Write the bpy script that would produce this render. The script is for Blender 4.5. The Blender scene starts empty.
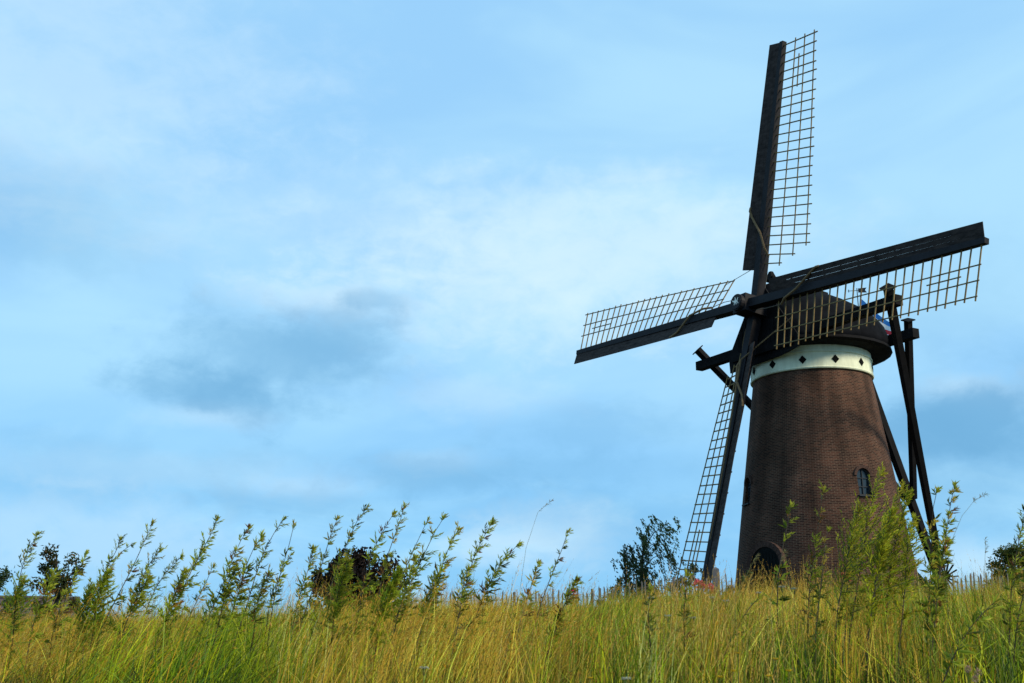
import bpy, bmesh, math, random
import numpy as np
from mathutils import Vector, Matrix

# ------------------------------------------------------------------ camera, light, exposure
sc = bpy.context.scene
COL = sc.collection
FPX, PITCH = 1165.4, math.radians(15.473)
cam = bpy.data.cameras.new('camera'); camo = bpy.data.objects.new('camera', cam); COL.objects.link(camo)
camo.location = (0, 0, 0); camo.rotation_euler = (math.radians(90) + PITCH, 0, 0)
cam.sensor_width = 36; cam.lens = FPX / 1024 * 36; cam.clip_start = 0.1; cam.clip_end = 8000
cam.dof.use_dof = True; cam.dof.focus_distance = 45; cam.dof.aperture_fstop = 8.0
sc.camera = camo
sc.view_settings.view_transform = 'Standard'; sc.view_settings.look = 'None'
sc.view_settings.gamma = 1; sc.view_settings.use_curve_mapping = False
sc.view_settings.exposure = 0.15
SUN_EL, SUN_AZ = math.radians(34), math.radians(122)        # azimuth clockwise from the view direction (+Y)
SKY_STRENGTH = 0.1

sun = bpy.data.lights.new('sun', 'SUN'); suno = bpy.data.objects.new('sun', sun); COL.objects.link(suno)
sun.energy = 3.8; sun.angle = math.radians(16); sun.color = (1.0, 0.87, 0.64)
sdir = Vector((math.sin(SUN_AZ) * math.cos(SUN_EL), math.cos(SUN_AZ) * math.cos(SUN_EL), math.sin(SUN_EL)))
suno.rotation_euler = (-sdir).to_track_quat('-Z', 'Y').to_euler()

def ray(x, y):
    a = (x - 512) / FPX; b = (341.5 - y) / FPX
    c, s = math.cos(PITCH), math.sin(PITCH)
    return Vector((a, c - b * s, s + b * c))
def at(x, y, Y):
    d = ray(x, y); return d * (Y / d.y)

# ---- world: physical sky seen between layers of cloud
W = bpy.data.worlds.new('World'); sc.world = W; W.use_nodes = True
nt = W.node_tree; N = nt.nodes; L = nt.links
for n in list(N): N.remove(n)
def nd(t, **k):
    n = N.new(t)
    for a, b in k.items(): setattr(n, a, b)
    return n
def mth(op, a, b=None, clamp=False):
    n = nd('ShaderNodeMath', operation=op, use_clamp=clamp)
    for i, v in enumerate((a, b)):
        if v is None: continue
        if isinstance(v, (int, float)): n.inputs[i].default_value = v
        else: L.new(v, n.inputs[i])
    return n.outputs[0]
def mixc(f, a, b):
    n = nd('ShaderNodeMix', data_type='RGBA')
    for i, v in ((0, f), (6, a), (7, b)):
        if isinstance(v, (int, float)): n.inputs[i].default_value = v
        elif isinstance(v, tuple): n.inputs[i].default_value = (*v, 1)
        else: L.new(v, n.inputs[i])
    return n.outputs[2]
def sm(v, lo, hi):
    n = nd('ShaderNodeMapRange', interpolation_type='SMOOTHSTEP')
    L.new(v, n.inputs[0]); n.inputs[1].default_value = lo; n.inputs[2].default_value = hi
    return n.outputs[0]
sky = nd('ShaderNodeTexSky', sky_type='NISHITA', sun_disc=False)
sky.sun_elevation = SUN_EL; sky.sun_rotation = SUN_AZ; sky.air_density = 1.2; sky.dust_density = 1.0; sky.ozone_density = 2.0
tc = nd('ShaderNodeTexCoord')
sep = nd('ShaderNodeSeparateXYZ'); L.new(tc.outputs['Generated'], sep.inputs[0])
def noise(scale3, det=5, rough=0.5, dist=0.0, loc=(0, 0, 0), tilt=0.0):
    m = nd('ShaderNodeMapping'); m.inputs['Scale'].default_value = scale3; m.inputs['Location'].default_value = loc; m.inputs['Rotation'].default_value = (0, tilt, 0)
    L.new(tc.outputs['Generated'], m.inputs[0])
    n = nd('ShaderNodeTexNoise'); n.inputs['Scale'].default_value = 1; n.inputs['Detail'].default_value = det
    n.inputs['Roughness'].default_value = rough; n.inputs['Distortion'].default_value = dist
    L.new(m.outputs[0], n.inputs['Vector']); return n.outputs['Fac']
def patch(px, py, rx, ry, warp, wamt, soft=0.6):
    """a cloud bank lying in one direction of the sky (angles), with a wispy edge"""
    d = ray(px, py).normalized()
    az = math.atan2(d.x, d.y); el = math.asin(d.z)
    a = mth('ARCTAN2', sep.outputs[0], sep.outputs[1]); e = mth('ARCSINE', sep.outputs[2])
    u = mth('DIVIDE', mth('SUBTRACT', a, az), rx / FPX); v = mth('DIVIDE', mth('SUBTRACT', e, el), ry / FPX)
    r = mth('SQRT', mth('ADD', mth('MULTIPLY', u, u), mth('MULTIPLY', v, v)))
    r = mth('ADD', r, mth('MULTIPLY', mth('SUBTRACT', warp, 0.5), wamt))
    n = nd('ShaderNodeMapRange', interpolation_type='SMOOTHSTEP'); L.new(r, n.inputs[0])
    n.inputs[1].default_value = 1.0 + soft; n.inputs[2].default_value = 1.0 - soft
    return n.outputs[0]
K = 1 / SKY_STRENGTH
def kc(r, g, b): return (r * K, g * K, b * K)
big = noise((2.4, 2.4, 7.5), 4, 0.5, 0.7, (1.3, 0.2, 0.4), -0.32)
wisp = noise((5, 5, 15), 7, 0.55, 0.9, (0.3, 2.2, 1.1), -0.2)
puff = noise((16, 16, 24), 9, 0.6, 0.3, (2.1, 0.7, 0.2))
tint = nd('ShaderNodeMix', data_type='RGBA', blend_type='MULTIPLY'); tint.inputs[0].default_value = 1
L.new(sky.outputs[0], tint.inputs[6]); tint.inputs[7].default_value = (0.55, 0.95, 1.15, 1)
CLOUD_HI = kc(0.45, 0.77, 1.0); CLOUD_MID = kc(0.34, 0.65, 0.97); CLOUD_LO = kc(0.215, 0.54, 0.90); CLOUD_DK = kc(0.155, 0.40, 0.66); CLOUD_WH = kc(0.68, 0.86, 0.96)
veil = mixc(sm(big, 0.36, 0.66), CLOUD_MID, CLOUD_HI)
lowband = sm(sep.outputs[2], 0.30, 0.06)
veil = mixc(mth('MULTIPLY', lowband, 0.82), veil, CLOUD_LO)
veil = mixc(mth('MULTIPLY', sm(wisp, 0.45, 0.70), mth('ADD', 0.12, mth('MULTIPLY', lowband, 0.55))), veil, CLOUD_HI)
c = mixc(0.85, tint.outputs[2], veil)
# bright breaks and the lit tops of the banks
fine = noise((30, 30, 46), 8, 0.6, 0.3, (0.7, 1.9, 0.2))
for (px, py, rx, ry, k, w, s_) in ((50, 60, 170, 110, 0.40, wisp, 0.95), (600, 262, 190, 62, 0.62, wisp, 0.9), (500, 300, 130, 45, 0.35, wisp, 0.9), (340, 215, 260, 50, 0.2, wisp, 0.9),
        (305, 296, 55, 18, 0.5, puff, 0.7), (360, 300, 50, 12, 0.3, puff, 0.7), (470, 396, 70, 18, 0.28, puff, 0.8), (215, 415, 45, 10, 0.35, puff, 0.7), (555, 535, 60, 22, 0.5, puff, 0.7), (500, 548, 40, 18, 0.4, puff, 0.7),
        (960, 388, 46, 14, 0.5, puff, 0.6), (1010, 400, 30, 18, 0.4, puff, 0.6), (985, 562, 70, 18, 0.5, wisp, 0.8), (60, 540, 160, 32, 0.4, wisp, 0.9), (290, 488, 50, 10, 0.3, puff, 0.7), (440, 462, 40, 9, 0.3, puff, 0.7), (150, 470, 170, 14, 0.25, wisp, 0.9)):
    c = mixc(mth('MULTIPLY', patch(px, py, rx, ry, mth('ADD', mth('MULTIPLY', w, 0.5), mth('MULTIPLY', fine, 0.5)), 4.2, min(0.95, s_ + 0.2)), k * 0.85), c, CLOUD_WH)
# grey-blue banks
for (px, py, rx, ry, k, w, s_) in ((275, 358, 105, 42, 0.58, 2.2, 0.95), (185, 385, 70, 18, 0.5, 2.2, 0.8), (335, 335, 60, 36, 0.40, 2.4, 0.9), (240, 400, 60, 20, 0.4, 2.4, 0.9), (375, 300, 36, 9, 0.4, 2.4, 0.8),
        (978, 420, 80, 34, 0.85, 1.7, 0.8), (985, 445, 130, 62, 0.4, 1.8, 0.95), (915, 432, 50, 22, 0.6, 1.8, 0.8), (440, 478, 70, 16, 0.34, 3.2, 0.95), (285, 503, 75, 16, 0.32, 3.2, 0.95), (600, 432, 90, 22, 0.26, 3.2, 0.95), (90, 470, 150, 26, 0.22, 2.6, 0.95), (620, 520, 120, 26, 0.25, 2.8, 0.95),
        (30, 215, 110, 50, 0.35, 1.5, 0.95), (520, 470, 200, 16, 0.25, 2.0, 0.9), (900, 300, 120, 60, 0.2, 1.6, 0.95)):
    wv = mth('ADD', mth('MULTIPLY', puff, 0.6), mth('MULTIPLY', fine, 0.4))
    c = mixc(mth('MULTIPLY', patch(px, py, rx, ry, wv, w * 1.5, s_ * 0.8), k), c, CLOUD_DK)
bg = nd('ShaderNodeBackground'); bg.inputs[1].default_value = SKY_STRENGTH
L.new(c, bg.inputs[0])
ow = nd('ShaderNodeOutputWorld'); L.new(bg.outputs[0], ow.inputs[0])

# ------------------------------------------------------------------ materials
def mat(name, col, rough=0.7, noise_scale=None, amount=0.35, stretch=(1, 1, 1), spec=0.3, bump=0.0, second=None):
    m = bpy.data.materials.new(name); m.use_nodes = True
    t = m.node_tree; b = t.nodes['Principled BSDF']
    b.inputs['Base Color'].default_value = (*col, 1); b.inputs['Roughness'].default_value = rough
    b.inputs['Specular IOR Level'].default_value = spec
    if noise_scale:
        co = t.nodes.new('ShaderNodeTexCoord'); mp = t.nodes.new('ShaderNodeMapping'); mp.inputs['Scale'].default_value = stretch
        t.links.new(co.outputs['Object'], mp.inputs[0])
        n = t.nodes.new('ShaderNodeTexNoise'); n.inputs['Scale'].default_value = noise_scale; n.inputs['Detail'].default_value = 6
        n.inputs['Roughness'].default_value = 0.65
        t.links.new(mp.outputs[0], n.inputs['Vector'])
        r = t.nodes.new('ShaderNodeValToRGB')
        lo = tuple(x * (1 - amount) for x in col) if second is None else second
        hi = tuple(min(1, x * (1 + amount)) for x in col) if second is None else col
        r.color_ramp.elements[0].position = 0.3; r.color_ramp.elements[1].position = 0.7
        r.color_ramp.elements[0].color = (*lo, 1); r.color_ramp.elements[1].color = (*hi, 1)
        t.links.new(n.outputs['Fac'], r.inputs[0]); t.links.new(r.outputs[0], b.inputs['Base Color'])
        if bump:
            bp = t.nodes.new('ShaderNodeBump'); bp.inputs['Strength'].default_value = bump; bp.inputs['Distance'].default_value = 0.02
            t.links.new(n.outputs['Fac'], bp.inputs['Height']); t.links.new(bp.outputs[0], b.inputs['Normal'])
    return m

def leafmat(name, trans=0.35, rough=0.6, gain=1.0):
    """foliage: colour from the plant's own colour attribute, thin leaf lets some light through"""
    m = bpy.data.materials.new(name); m.use_nodes = True
    t = m.node_tree; b = t.nodes['Principled BSDF']; out = t.nodes['Material Output']
    a = t.nodes.new('ShaderNodeAttribute'); a.attribute_name = 'Col'
    b.inputs['Roughness'].default_value = rough; b.inputs['Specular IOR Level'].default_value = 0.25
    t.links.new(a.outputs['Color'], b.inputs['Base Color'])
    tr = t.nodes.new('ShaderNodeBsdfTranslucent'); t.links.new(a.outputs['Color'], tr.inputs['Color'])
    mx = t.nodes.new('ShaderNodeMixShader'); mx.inputs[0].default_value = trans
    t.links.new(b.outputs[0], mx.inputs[1]); t.links.new(tr.outputs[0], mx.inputs[2]); t.links.new(mx.outputs[0], out.inputs[0])
    return m

def brickmat(name):
    m = bpy.data.materials.new(name); m.use_nodes = True
    t = m.node_tree; b = t.nodes['Principled BSDF']; nn = t.nodes.new; ln = t.links.new
    co = nn('ShaderNodeTexCoord'); sp = nn('ShaderNodeSeparateXYZ'); ln(co.outputs['Object'], sp.inputs[0])
    an = nn('ShaderNodeMath'); an.operation = 'ARCTAN2'; ln(sp.outputs[1], an.inputs[0]); ln(sp.outputs[0], an.inputs[1])
    mu = nn('ShaderNodeMath'); mu.operation = 'MULTIPLY'; ln(an.outputs[0], mu.inputs[0]); mu.inputs[1].default_value = 3.2
    cb = nn('ShaderNodeCombineXYZ'); ln(mu.outputs[0], cb.inputs[0]); ln(sp.outputs[2], cb.inputs[1])
    br = nn('ShaderNodeTexBrick'); ln(cb.outputs[0], br.inputs['Vector'])
    br.inputs['Scale'].default_value = 1; br.inputs['Brick Width'].default_value = 0.215; br.inputs['Row Height'].default_value = 0.07
    br.inputs['Mortar Size'].default_value = 0.012; br.inputs['Mortar Smooth'].default_value = 0.2; br.inputs['Bias'].default_value = -0.1
    br.inputs['Color1'].default_value = (0.024, 0.0100, 0.0075, 1); br.inputs['Color2'].default_value = (0.086, 0.033, 0.0205, 1)
    br.inputs['Mortar'].default_value = (0.120, 0.076, 0.052, 1)
    # weathering: large mottling and damp streaks running down the wall
    n1 = nn('ShaderNodeTexNoise'); n1.inputs['Scale'].default_value = 0.7; n1.inputs['Detail'].default_value = 7; n1.inputs['Roughness'].default_value = 0.6
    ln(co.outputs['Object'], n1.inputs['Vector'])
    mp = nn('ShaderNodeMapping'); mp.inputs['Scale'].default_value = (1.6, 0.16, 1); ln(cb.outputs[0], mp.inputs[0])
    n2 = nn('ShaderNodeTexNoise'); n2.inputs['Scale'].default_value = 1; n2.inputs['Detail'].default_value = 6; ln(mp.outputs[0], n2.inputs['Vector'])
    r1 = nn('ShaderNodeMapRange'); ln(n1.outputs['Fac'], r1.inputs[0]); r1.inputs[1].default_value = 0.3; r1.inputs[2].default_value = 0.7; r1.inputs[3].default_value = 0.62; r1.inputs[4].default_value = 1.35
    r2 = nn('ShaderNodeMapRange'); ln(n2.outputs['Fac'], r2.inputs[0]); r2.inputs[1].default_value = 0.3; r2.inputs[2].default_value = 0.7; r2.inputs[3].default_value = 0.55; r2.inputs[4].default_value = 1.3
    # the lower courses are of a paler, more purple brick
    mm = nn('ShaderNodeMath'); mm.operation = 'MULTIPLY'; ln(r1.outputs[0], mm.inputs[0]); ln(r2.outputs[0], mm.inputs[1])
    vs = nn('ShaderNodeVectorMath'); vs.operation = 'SCALE'; ln(br.outputs['Color'], vs.inputs[0]); ln(mm.outputs[0], vs.inputs['Scale'])
    ln(vs.outputs[0], b.inputs['Base Color'])
    b.inputs['Roughness'].default_value = 0.9; b.inputs['Specular IOR Level'].default_value = 0.15
    bp = nn('ShaderNodeBump'); bp.inputs['Strength'].default_value = 0.6; bp.inputs['Distance'].default_value = 0.012; bp.invert = True
    ln(br.outputs['Fac'], bp.inputs['Height']); ln(bp.outputs[0], b.inputs['Normal'])
    return m

M = dict(
    brick=brickmat('tower_brick'),
    archbrick=mat('arch_brick', (0.055, 0.028, 0.021), 0.9, 9, 0.5, bump=0.4),
    cream=mat('cream_paint', (0.80, 0.84, 0.64), 0.6, 3.2, 0.10, (1, 1, 0.35), 0.3, 0.1, second=(0.58, 0.61, 0.45)),
    black=mat('black_tar', (0.0065, 0.006, 0.007), 0.8, 3.0, 0.5, spec=0.1, bump=0.3),
    steel=mat('spar_paint', (0.010, 0.009, 0.012), 0.6, 2.0, 0.5, spec=0.15),
    plank=mat('weathered_plank', (0.060, 0.044, 0.040), 0.8, 2.5, 0.5, (1, 1, 3), bump=0.3, spec=0.12, second=(0.014, 0.011, 0.011)),
    capwood=mat('cap_felt', (0.0055, 0.0060, 0.008), 0.85, 1.6, 0.6, spec=0.05, bump=0.4),
    lath=mat('lattice_wood', (0.175, 0.115, 0.040), 0.7, 3.0, 0.5),
    rope=mat('sail_rope', (0.17, 0.105, 0.05), 0.85, 14, 0.35),
    thin=mat('thin_line', (0.10, 0.08, 0.06), 0.8),
    white=mat('emblem_white', (0.75, 0.74, 0.68), 0.5),
    glass=mat('window_glass', (0.02, 0.03, 0.04), 0.15, spec=0.4),
    framep=mat('window_paint', (0.022, 0.028, 0.036), 0.6, spec=0.15),
    door=mat('door_paint', (0.005, 0.006, 0.006), 0.7, 5, 0.4, (6, 6, 0.5), spec=0.08),
    diamond=mat('diamond_black', (0.005, 0.006, 0.006), 0.8, spec=0.05),
    iron=mat('vane_iron', (0.012, 0.012, 0.014), 0.5),
    fblue=mat('flag_blue', (0.03, 0.20, 0.55), 0.8, 5, 0.15), fwhite=mat('flag_white', (0.8, 0.8, 0.8), 0.8), fred=mat('flag_red', (0.65, 0.03, 0.04), 0.8, 5, 0.15),
    pale=mat('chestnut_paling', (0.105, 0.095, 0.09), 0.85, 8, 0.5, (6, 6, 0.6), bump=0.3),
    post=mat('grey_post', (0.09, 0.09, 0.10), 0.85, 7, 0.4, (5, 5, 0.5), bump=0.3),
    wire=mat('fence_wire', (0.10, 0.10, 0.10), 0.5),
    bark=mat('bark', (0.055, 0.042, 0.032), 0.9, 9, 0.5, bump=0.5),
    rooft=mat('roof_tiles', (0.062, 0.052, 0.052), 0.8, 5, 0.4, bump=0.5),
    housewall=mat('house_wall', (0.30, 0.28, 0.25), 0.8, 3, 0.2),
    leaf=leafmat('leaf', 0.48), grass=leafmat('grass_blades', 0.22, 0.5), petal=leafmat('petal', 0.3), stem=leafmat('weed_stem', 0.0),
)
gm = bpy.data.materials.new('meadow_soil'); gm.use_nodes = True
_t = gm.node_tree; _b = _t.nodes['Principled BSDF']; _b.inputs['Roughness'].default_value = 0.95
_n = _t.nodes.new('ShaderNodeTexNoise'); _n.inputs['Scale'].default_value = 0.6; _n.inputs['Detail'].default_value = 8
_r = _t.nodes.new('ShaderNodeValToRGB'); _r.color_ramp.elements[0].color = (0.012, 0.015, 0.003, 1); _r.color_ramp.elements[1].color = (0.040, 0.036, 0.009, 1)
_r.color_ramp.elements[0].position = 0.35; _r.color_ramp.elements[1].position = 0.65
_co = _t.nodes.new('ShaderNodeTexCoord'); _t.links.new(_co.outputs['Object'], _n.inputs['Vector'])
_t.links.new(_n.outputs['Fac'], _r.inputs[0]); _t.links.new(_r.outputs[0], _b.inputs['Base Color'])
M['soil'] = gm

# ------------------------------------------------------------------ mesh helpers
V = Vector
class MB:
    def __init__(s): s.v = []; s.f = []; s.c = []; s.mi = []
    def add(s, vs, fs, col=None, mi=0):
        o = len(s.v); s.v += [tuple(x) for x in vs]; s.f += [tuple(o + i for i in f) for f in fs]
        s.c += [col or (1, 1, 1)] * len(vs); s.mi += [mi] * len(fs)
    def beam(s, a, b, wa, ha, up, wb=None, hb=None, col=None, mi=0):
        """square bar from a to b; w along side, h along up"""
        a, b, up = V(a), V(b), V(up); d = (b - a).normalized(); side = d.cross(up).normalized(); u = side.cross(d).normalized()
        wb = wa if wb is None else wb; hb = ha if hb is None else hb
        vs = [a - side * wa / 2 - u * ha / 2, a + side * wa / 2 - u * ha / 2, a + side * wa / 2 + u * ha / 2, a - side * wa / 2 + u * ha / 2,
              b - side * wb / 2 - u * hb / 2, b + side * wb / 2 - u * hb / 2, b + side * wb / 2 + u * hb / 2, b - side * wb / 2 + u * hb / 2]
        s.add(vs, [(3, 2, 1, 0), (4, 5, 6, 7), (0, 1, 5, 4), (1, 2, 6, 5), (2, 3, 7, 6), (3, 0, 4, 7)], col, mi)
    def tube(s, pts, r0, r1, n=6, col=None, mi=0, cap=True):
        pts = [V(p) for p in pts]; rings = []; prev = None
        for i, p in enumerate(pts):
            d = (pts[min(i + 1, len(pts) - 1)] - pts[max(i - 1, 0)]).normalized()
            ref = V((0, 0, 1)) if abs(d.z) < 0.9 else V((1, 0, 0))
            x = d.cross(ref).normalized() if prev is None else (prev - d * prev.dot(d)).normalized()
            prev = x; y = d.cross(x)
            r = r0 + (r1 - r0) * i / max(1, len(pts) - 1)
            rings.append([p + (x * math.cos(2 * math.pi * k / n) + y * math.sin(2 * math.pi * k / n)) * r for k in range(n)])
        vs = [q for ring in rings for q in ring]; fs = []
        for i in range(len(pts) - 1):
            for k in range(n): fs.append((i * n + k, i * n + (k + 1) % n, (i + 1) * n + (k + 1) % n, (i + 1) * n + k))
        if cap: fs += [tuple(range(n - 1, -1, -1)), tuple((len(pts) - 1) * n + k for k in range(n))]
        s.add(vs, fs, col, mi)
    def leaf(s, p, d, up, ln, w, col, fold=0.25):
        d = d.normalized(); side = d.cross(up)
        if side.length < 1e-4: side = d.cross(V((1, 0.3, 0)))
        side.normalize(); u = side.cross(d)
        m = p + d * ln * 0.42
        s.add([p, m + side * w / 2 + u * w * fold, p + d * ln - u * ln * 0.06, m - side * w / 2 + u * w * fold], [(0, 1, 2), (0, 2, 3)], col)
    def build(s, name, mats, parent=None, origin=(0, 0, 0), smooth=False):
        me = bpy.data.meshes.new(name); o = V(origin)
        me.from_pydata([tuple(V(x) - o) for x in s.v], [], s.f)
        mats = mats if isinstance(mats, (list, tuple)) else [mats]
        for m in mats: me.materials.append(m)
        me.polygons.foreach_set('material_index', s.mi)
        if smooth: me.polygons.foreach_set('use_smooth', [True] * len(s.f))
        at_ = me.color_attributes.new('Col', 'FLOAT_COLOR', 'POINT')
        at_.data.foreach_set('color', [k for c in s.c for k in (*c, 1)])
        me.update()
        ob = bpy.data.objects.new(name, me); COL.objects.link(ob)
        if parent is not None: ob.parent = parent
        return ob
def tag(o, label=None, cat=None, group=None, kind=None):
    for k, v in (('label', label), ('category', cat), ('group', group), ('kind', kind)):
        if v: o[k] = v
    return o
def thing(name, loc, label, cat, group=None):
    e = bpy.data.objects.new(name, None); COL.objects.link(e); e.location = loc; e.empty_display_size = 0.2
    return tag(e, label, cat, group)

# ------------------------------------------------------------------ ground
def sstep(a, b, x): 
    t = np.clip((x - a) / (b - a), 0, 1); return t * t * (3 - 2 * t)
PY = np.array([-4000, -60, -10, 0, 4, 8, 12, 18, 25, 38, 46, 62, 90, 300, 1200, 6000.])
PZ = np.array([-2, -1.8, -1.4, -1.0, -0.62, -0.31, -0.07, 0.17, 0.58, 1.42, 2.0, 2.25, 1.9, -1.5, -4, -6.])
def ground(x, y):
    x = np.asarray(x, float); y = np.asarray(y, float)
    z = np.interp(y, PY, PZ)
    z = z + 0.032 * np.clip(x, -12, 8) * sstep(3, 10, y) * (1 - sstep(60, 120, y))
    z = z - 0.45 * (1 - sstep(1, 9, x)) * sstep(32, 45, y) * (1 - sstep(90, 150, y))
    z = z + 0.06 * np.sin(x * 1.3 + 0.7 * y) * np.sin(y * 0.9 - 0.4 * x) * sstep(2, 6, y)
    return z
def gz(x, y): return float(ground(x, y))
xs = np.concatenate([-np.geomspace(4000, 26, 24), np.linspace(-25, 25, 101), np.geomspace(26, 4000, 24)])
ys = np.concatenate([-np.geomspace(4000, 10, 12), np.linspace(-8, 70, 157), np.geomspace(72, 5000, 34)])
X, Y = np.meshgrid(xs, ys); Z = ground(X, Y)
me = bpy.data.meshes.new('ground')
nx, ny = len(xs), len(ys)
me.from_pydata(np.stack([X.ravel(), Y.ravel(), Z.ravel()], 1).tolist(), [],
               [(j * nx + i, j * nx + i + 1, (j + 1) * nx + i + 1, (j + 1) * nx + i) for j in range(ny - 1) for i in range(nx - 1)])
me.polygons.foreach_set('use_smooth', [True] * len(me.polygons)); me.materials.append(M['soil'])
g = bpy.data.objects.new('ground', me); COL.objects.link(g); g['kind'] = 'structure'

# ------------------------------------------------------------------ the windmill
AX = V((13.56, 51.33, 0)); GZ = 2.2
HUB = V((10.674, 49.628, 15.327))
NV = V((-0.8598, -0.4997, 0.1046)).normalized(); NH = V((-0.8646, -0.5025, 0)).normalized(); RG = V((0.5025, -0.8646, 0)).normalized(); UP = V((0, 0, 1))
def cp(t, s, z): return AX + NH * t + RG * s + UP * z
mill = thing('windmill', (AX.x, AX.y, GZ), 'round brick tower windmill with black cap, cream band and four lattice sails', 'windmill')
ORG = (AX.x, AX.y, GZ)
def mb(m, name, mat_, parent=None, smooth=False): return m.build(name, mat_, parent or mill, ORG, smooth)
TZ = 12.32
def trad(z): return 2.60 + 0.140 * (TZ - z)

# tower body with real openings cut through the wall
def ring_solid(prof, seg=96):
    vs = []; fs = []
    for z, r in prof: vs += [cp(0, 0, z) + V((math.cos(2 * math.pi * k / seg) * r, math.sin(2 * math.pi * k / seg) * r, 0)) for k in range(seg)]
    n = len(prof)
    for i in range(n):
        j = (i + 1) % n
        if j == 0: break
        for k in range(seg): fs.append((i * seg + k, i * seg + (k + 1) % seg, j * seg + (k + 1) % seg, j * seg + k))
    fs += [tuple(range(seg - 1, -1, -1)), tuple((n - 1) * seg + k for k in range(seg))]
    return vs, fs
def arch_outline(w, h, n=14, pointed=False):
    """(x,z) outline of an arched opening, base at z=0"""
    pts = [(-w / 2, 0), (w / 2, 0)]
    for i in range(n + 1):
        a = math.pi * i / n; pts.append((w / 2 * math.cos(a), h - w / 2 * (1.15 if pointed else 1) + w / 2 * (1.15 if pointed else 1) * math.sin(a)))
    return pts
def frame_at(ang, z):
    a = math.radians(ang); o = V((math.cos(a), math.sin(a), 0)); s = V((-math.sin(a), math.cos(a), 0))
    r = trad(z); return AX + o * r + UP * z, o, s
def arch_prism(m, base, o, s, outline, d0, d1, mi=0):
    n = len(outline)
    vs = [base + s * x + UP * z + o * d0 for x, z in outline] + [base + s * x + UP * z + o * d1 for x, z in outline]
    m.add(vs, [tuple(range(n)), tuple(range(2 * n - 1, n - 1, -1))] + [(i, i + n, (i + 1) % n + n, (i + 1) % n) for i in range(n)], mi=mi)
OPEN = [(-143.5, GZ, 1.55, 2.5), (-71.0, 6.75, 0.62, 1.12), (-171.0, 6.75, 0.62, 1.12)]
tm = MB(); vs, fs = ring_solid([(GZ - 0.6, trad(GZ - 0.6))] + [(z, trad(z)) for z in np.linspace(GZ, TZ, 9)]); tm.add(vs, fs)
tower = mb(tm, 'tower', M['brick'])
ct = MB()
for ang, z, w, h in OPEN:
    base, o, s = frame_at(ang, z); arch_prism(ct, base, o, s, arch_outline(w, h), -0.30, 0.9)
cutter = ct.build('cutter', M['brick'], None, ORG); cutter.location = ORG
bm = bmesh.new(); bm.from_mesh(cutter.data); bmesh.ops.recalc_face_normals(bm, faces=bm.faces); bm.to_mesh(cutter.data); bm.free()
bm = bmesh.new(); bm.from_mesh(tower.data); bmesh.ops.recalc_face_normals(bm, faces=bm.faces); bm.to_mesh(tower.data); bm.free()
md = tower.modifiers.new('cut', 'BOOLEAN'); md.operation = 'DIFFERENCE'; md.object = cutter; md.solver = 'EXACT'
bpy.context.view_layer.update()
ev = tower.evaluated_get(bpy.context.evaluated_depsgraph_get()); newme = bpy.data.meshes.new_from_object(ev)
tower.modifiers.clear(); tower.data = newme; newme.name = 'tower'
bpy.data.objects.remove(cutter)
# brick arches, windows, door
def arch_ring(m, base, o, s, w, h, th, d0, d1):
    n = 13
    for i in range(n):
        a0, a1 = math.pi * i / n, math.pi * (i + 0.93) / n
        q = []
        for a, r in ((a0, w / 2 + 0.01), (a1, w / 2 + 0.01), (a1, w / 2 + th), (a0, w / 2 + th)): q.append((r * math.cos(a), h - w / 2 + r * math.sin(a)))
        arch_prism(m, base, o, s, q, d0, d1)
for i, (ang, z, w, h) in enumerate(OPEN):
    base, o, s = frame_at(ang, z)
    lean = -0.135
    ar = MB(); arch_ring(ar, base, o, s, w, h, 0.24 if i == 0 else 0.14, -0.135 * h - 0.10, -0.135 * (h - w / 2) + 0.03)
    if i:
        f = MB(); oi = arch_outline(w - 0.1, h - 0.1); oo = arch_outline(w, h); n = len(oi)
        vs = [base + s * x + UP * zz + o * -0.2 for x, zz in oo] + [base + s * x + UP * (zz + 0.05) + o * -0.2 for x, zz in oi] + \
             [base + s * x + UP * zz + o * -0.27 for x, zz in oo] + [base + s * x + UP * (zz + 0.05) + o * -0.27 for x, zz in oi]
        f.add(vs, [(k, (k + 1) % n, n + (k + 1) % n, n + k) for k in range(n)] + [(n + k, n + (k + 1) % n, 3 * n + (k + 1) % n, 3 * n + k) for k in range(n)])
        f.beam(base + o * -0.22 + UP * 0.03, base + o * -0.22 + UP * (h - 0.03), 0.035, 0.05, o)
        for zz in (0.36, 0.72): f.beam(base + o * -0.222 + UP * zz - s * (w / 2 - 0.02), base + o * -0.222 + UP * zz + s * (w / 2 - 0.02), 0.035, 0.05, o)
        f.beam(base + o * -0.04 + UP * -0.05 - s * (w / 2 + 0.08), base + o * -0.04 + UP * -0.05 + s * (w / 2 + 0.08), 0.26, 0.06, UP)
        wi = mb(f, 'window', M['framep'])
        gl = MB(); arch_prism(gl, base + UP * 0.03, o, s, arch_outline(w - 0.06, h - 0.06), -0.262, -0.245); mb(gl, 'pane', M['glass'], wi)
        mb(ar, 'brick_arch', M['archbrick'], wi)
    else:
        f = MB(); arch_prism(f, base, o, s, arch_outline(w - 0.01, h - 0.01), -0.29, -0.23)
        for k in range(-4, 5): f.beam(base + o * -0.222 + s * k * 0.17 + UP * 0.05, base + o * -0.222 + s * k * 0.17 + UP * (h - 0.15 - 0.35 * (k / 4.0) ** 2), 0.15, 0.03, o)
        dr = mb(f, 'door', M['door'])
        
        for zz in (0.5, 1.6): hd = MB(); hd.beam(base + o * -0.195 + UP * zz - s * 0.7, base + o * -0.195 + UP * zz - s * 0.1, 0.05, 0.02, o); mb(hd, 'hinge', M['iron'], dr)
        mb(ar, 'brick_arch', M['archbrick'], dr)
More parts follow.
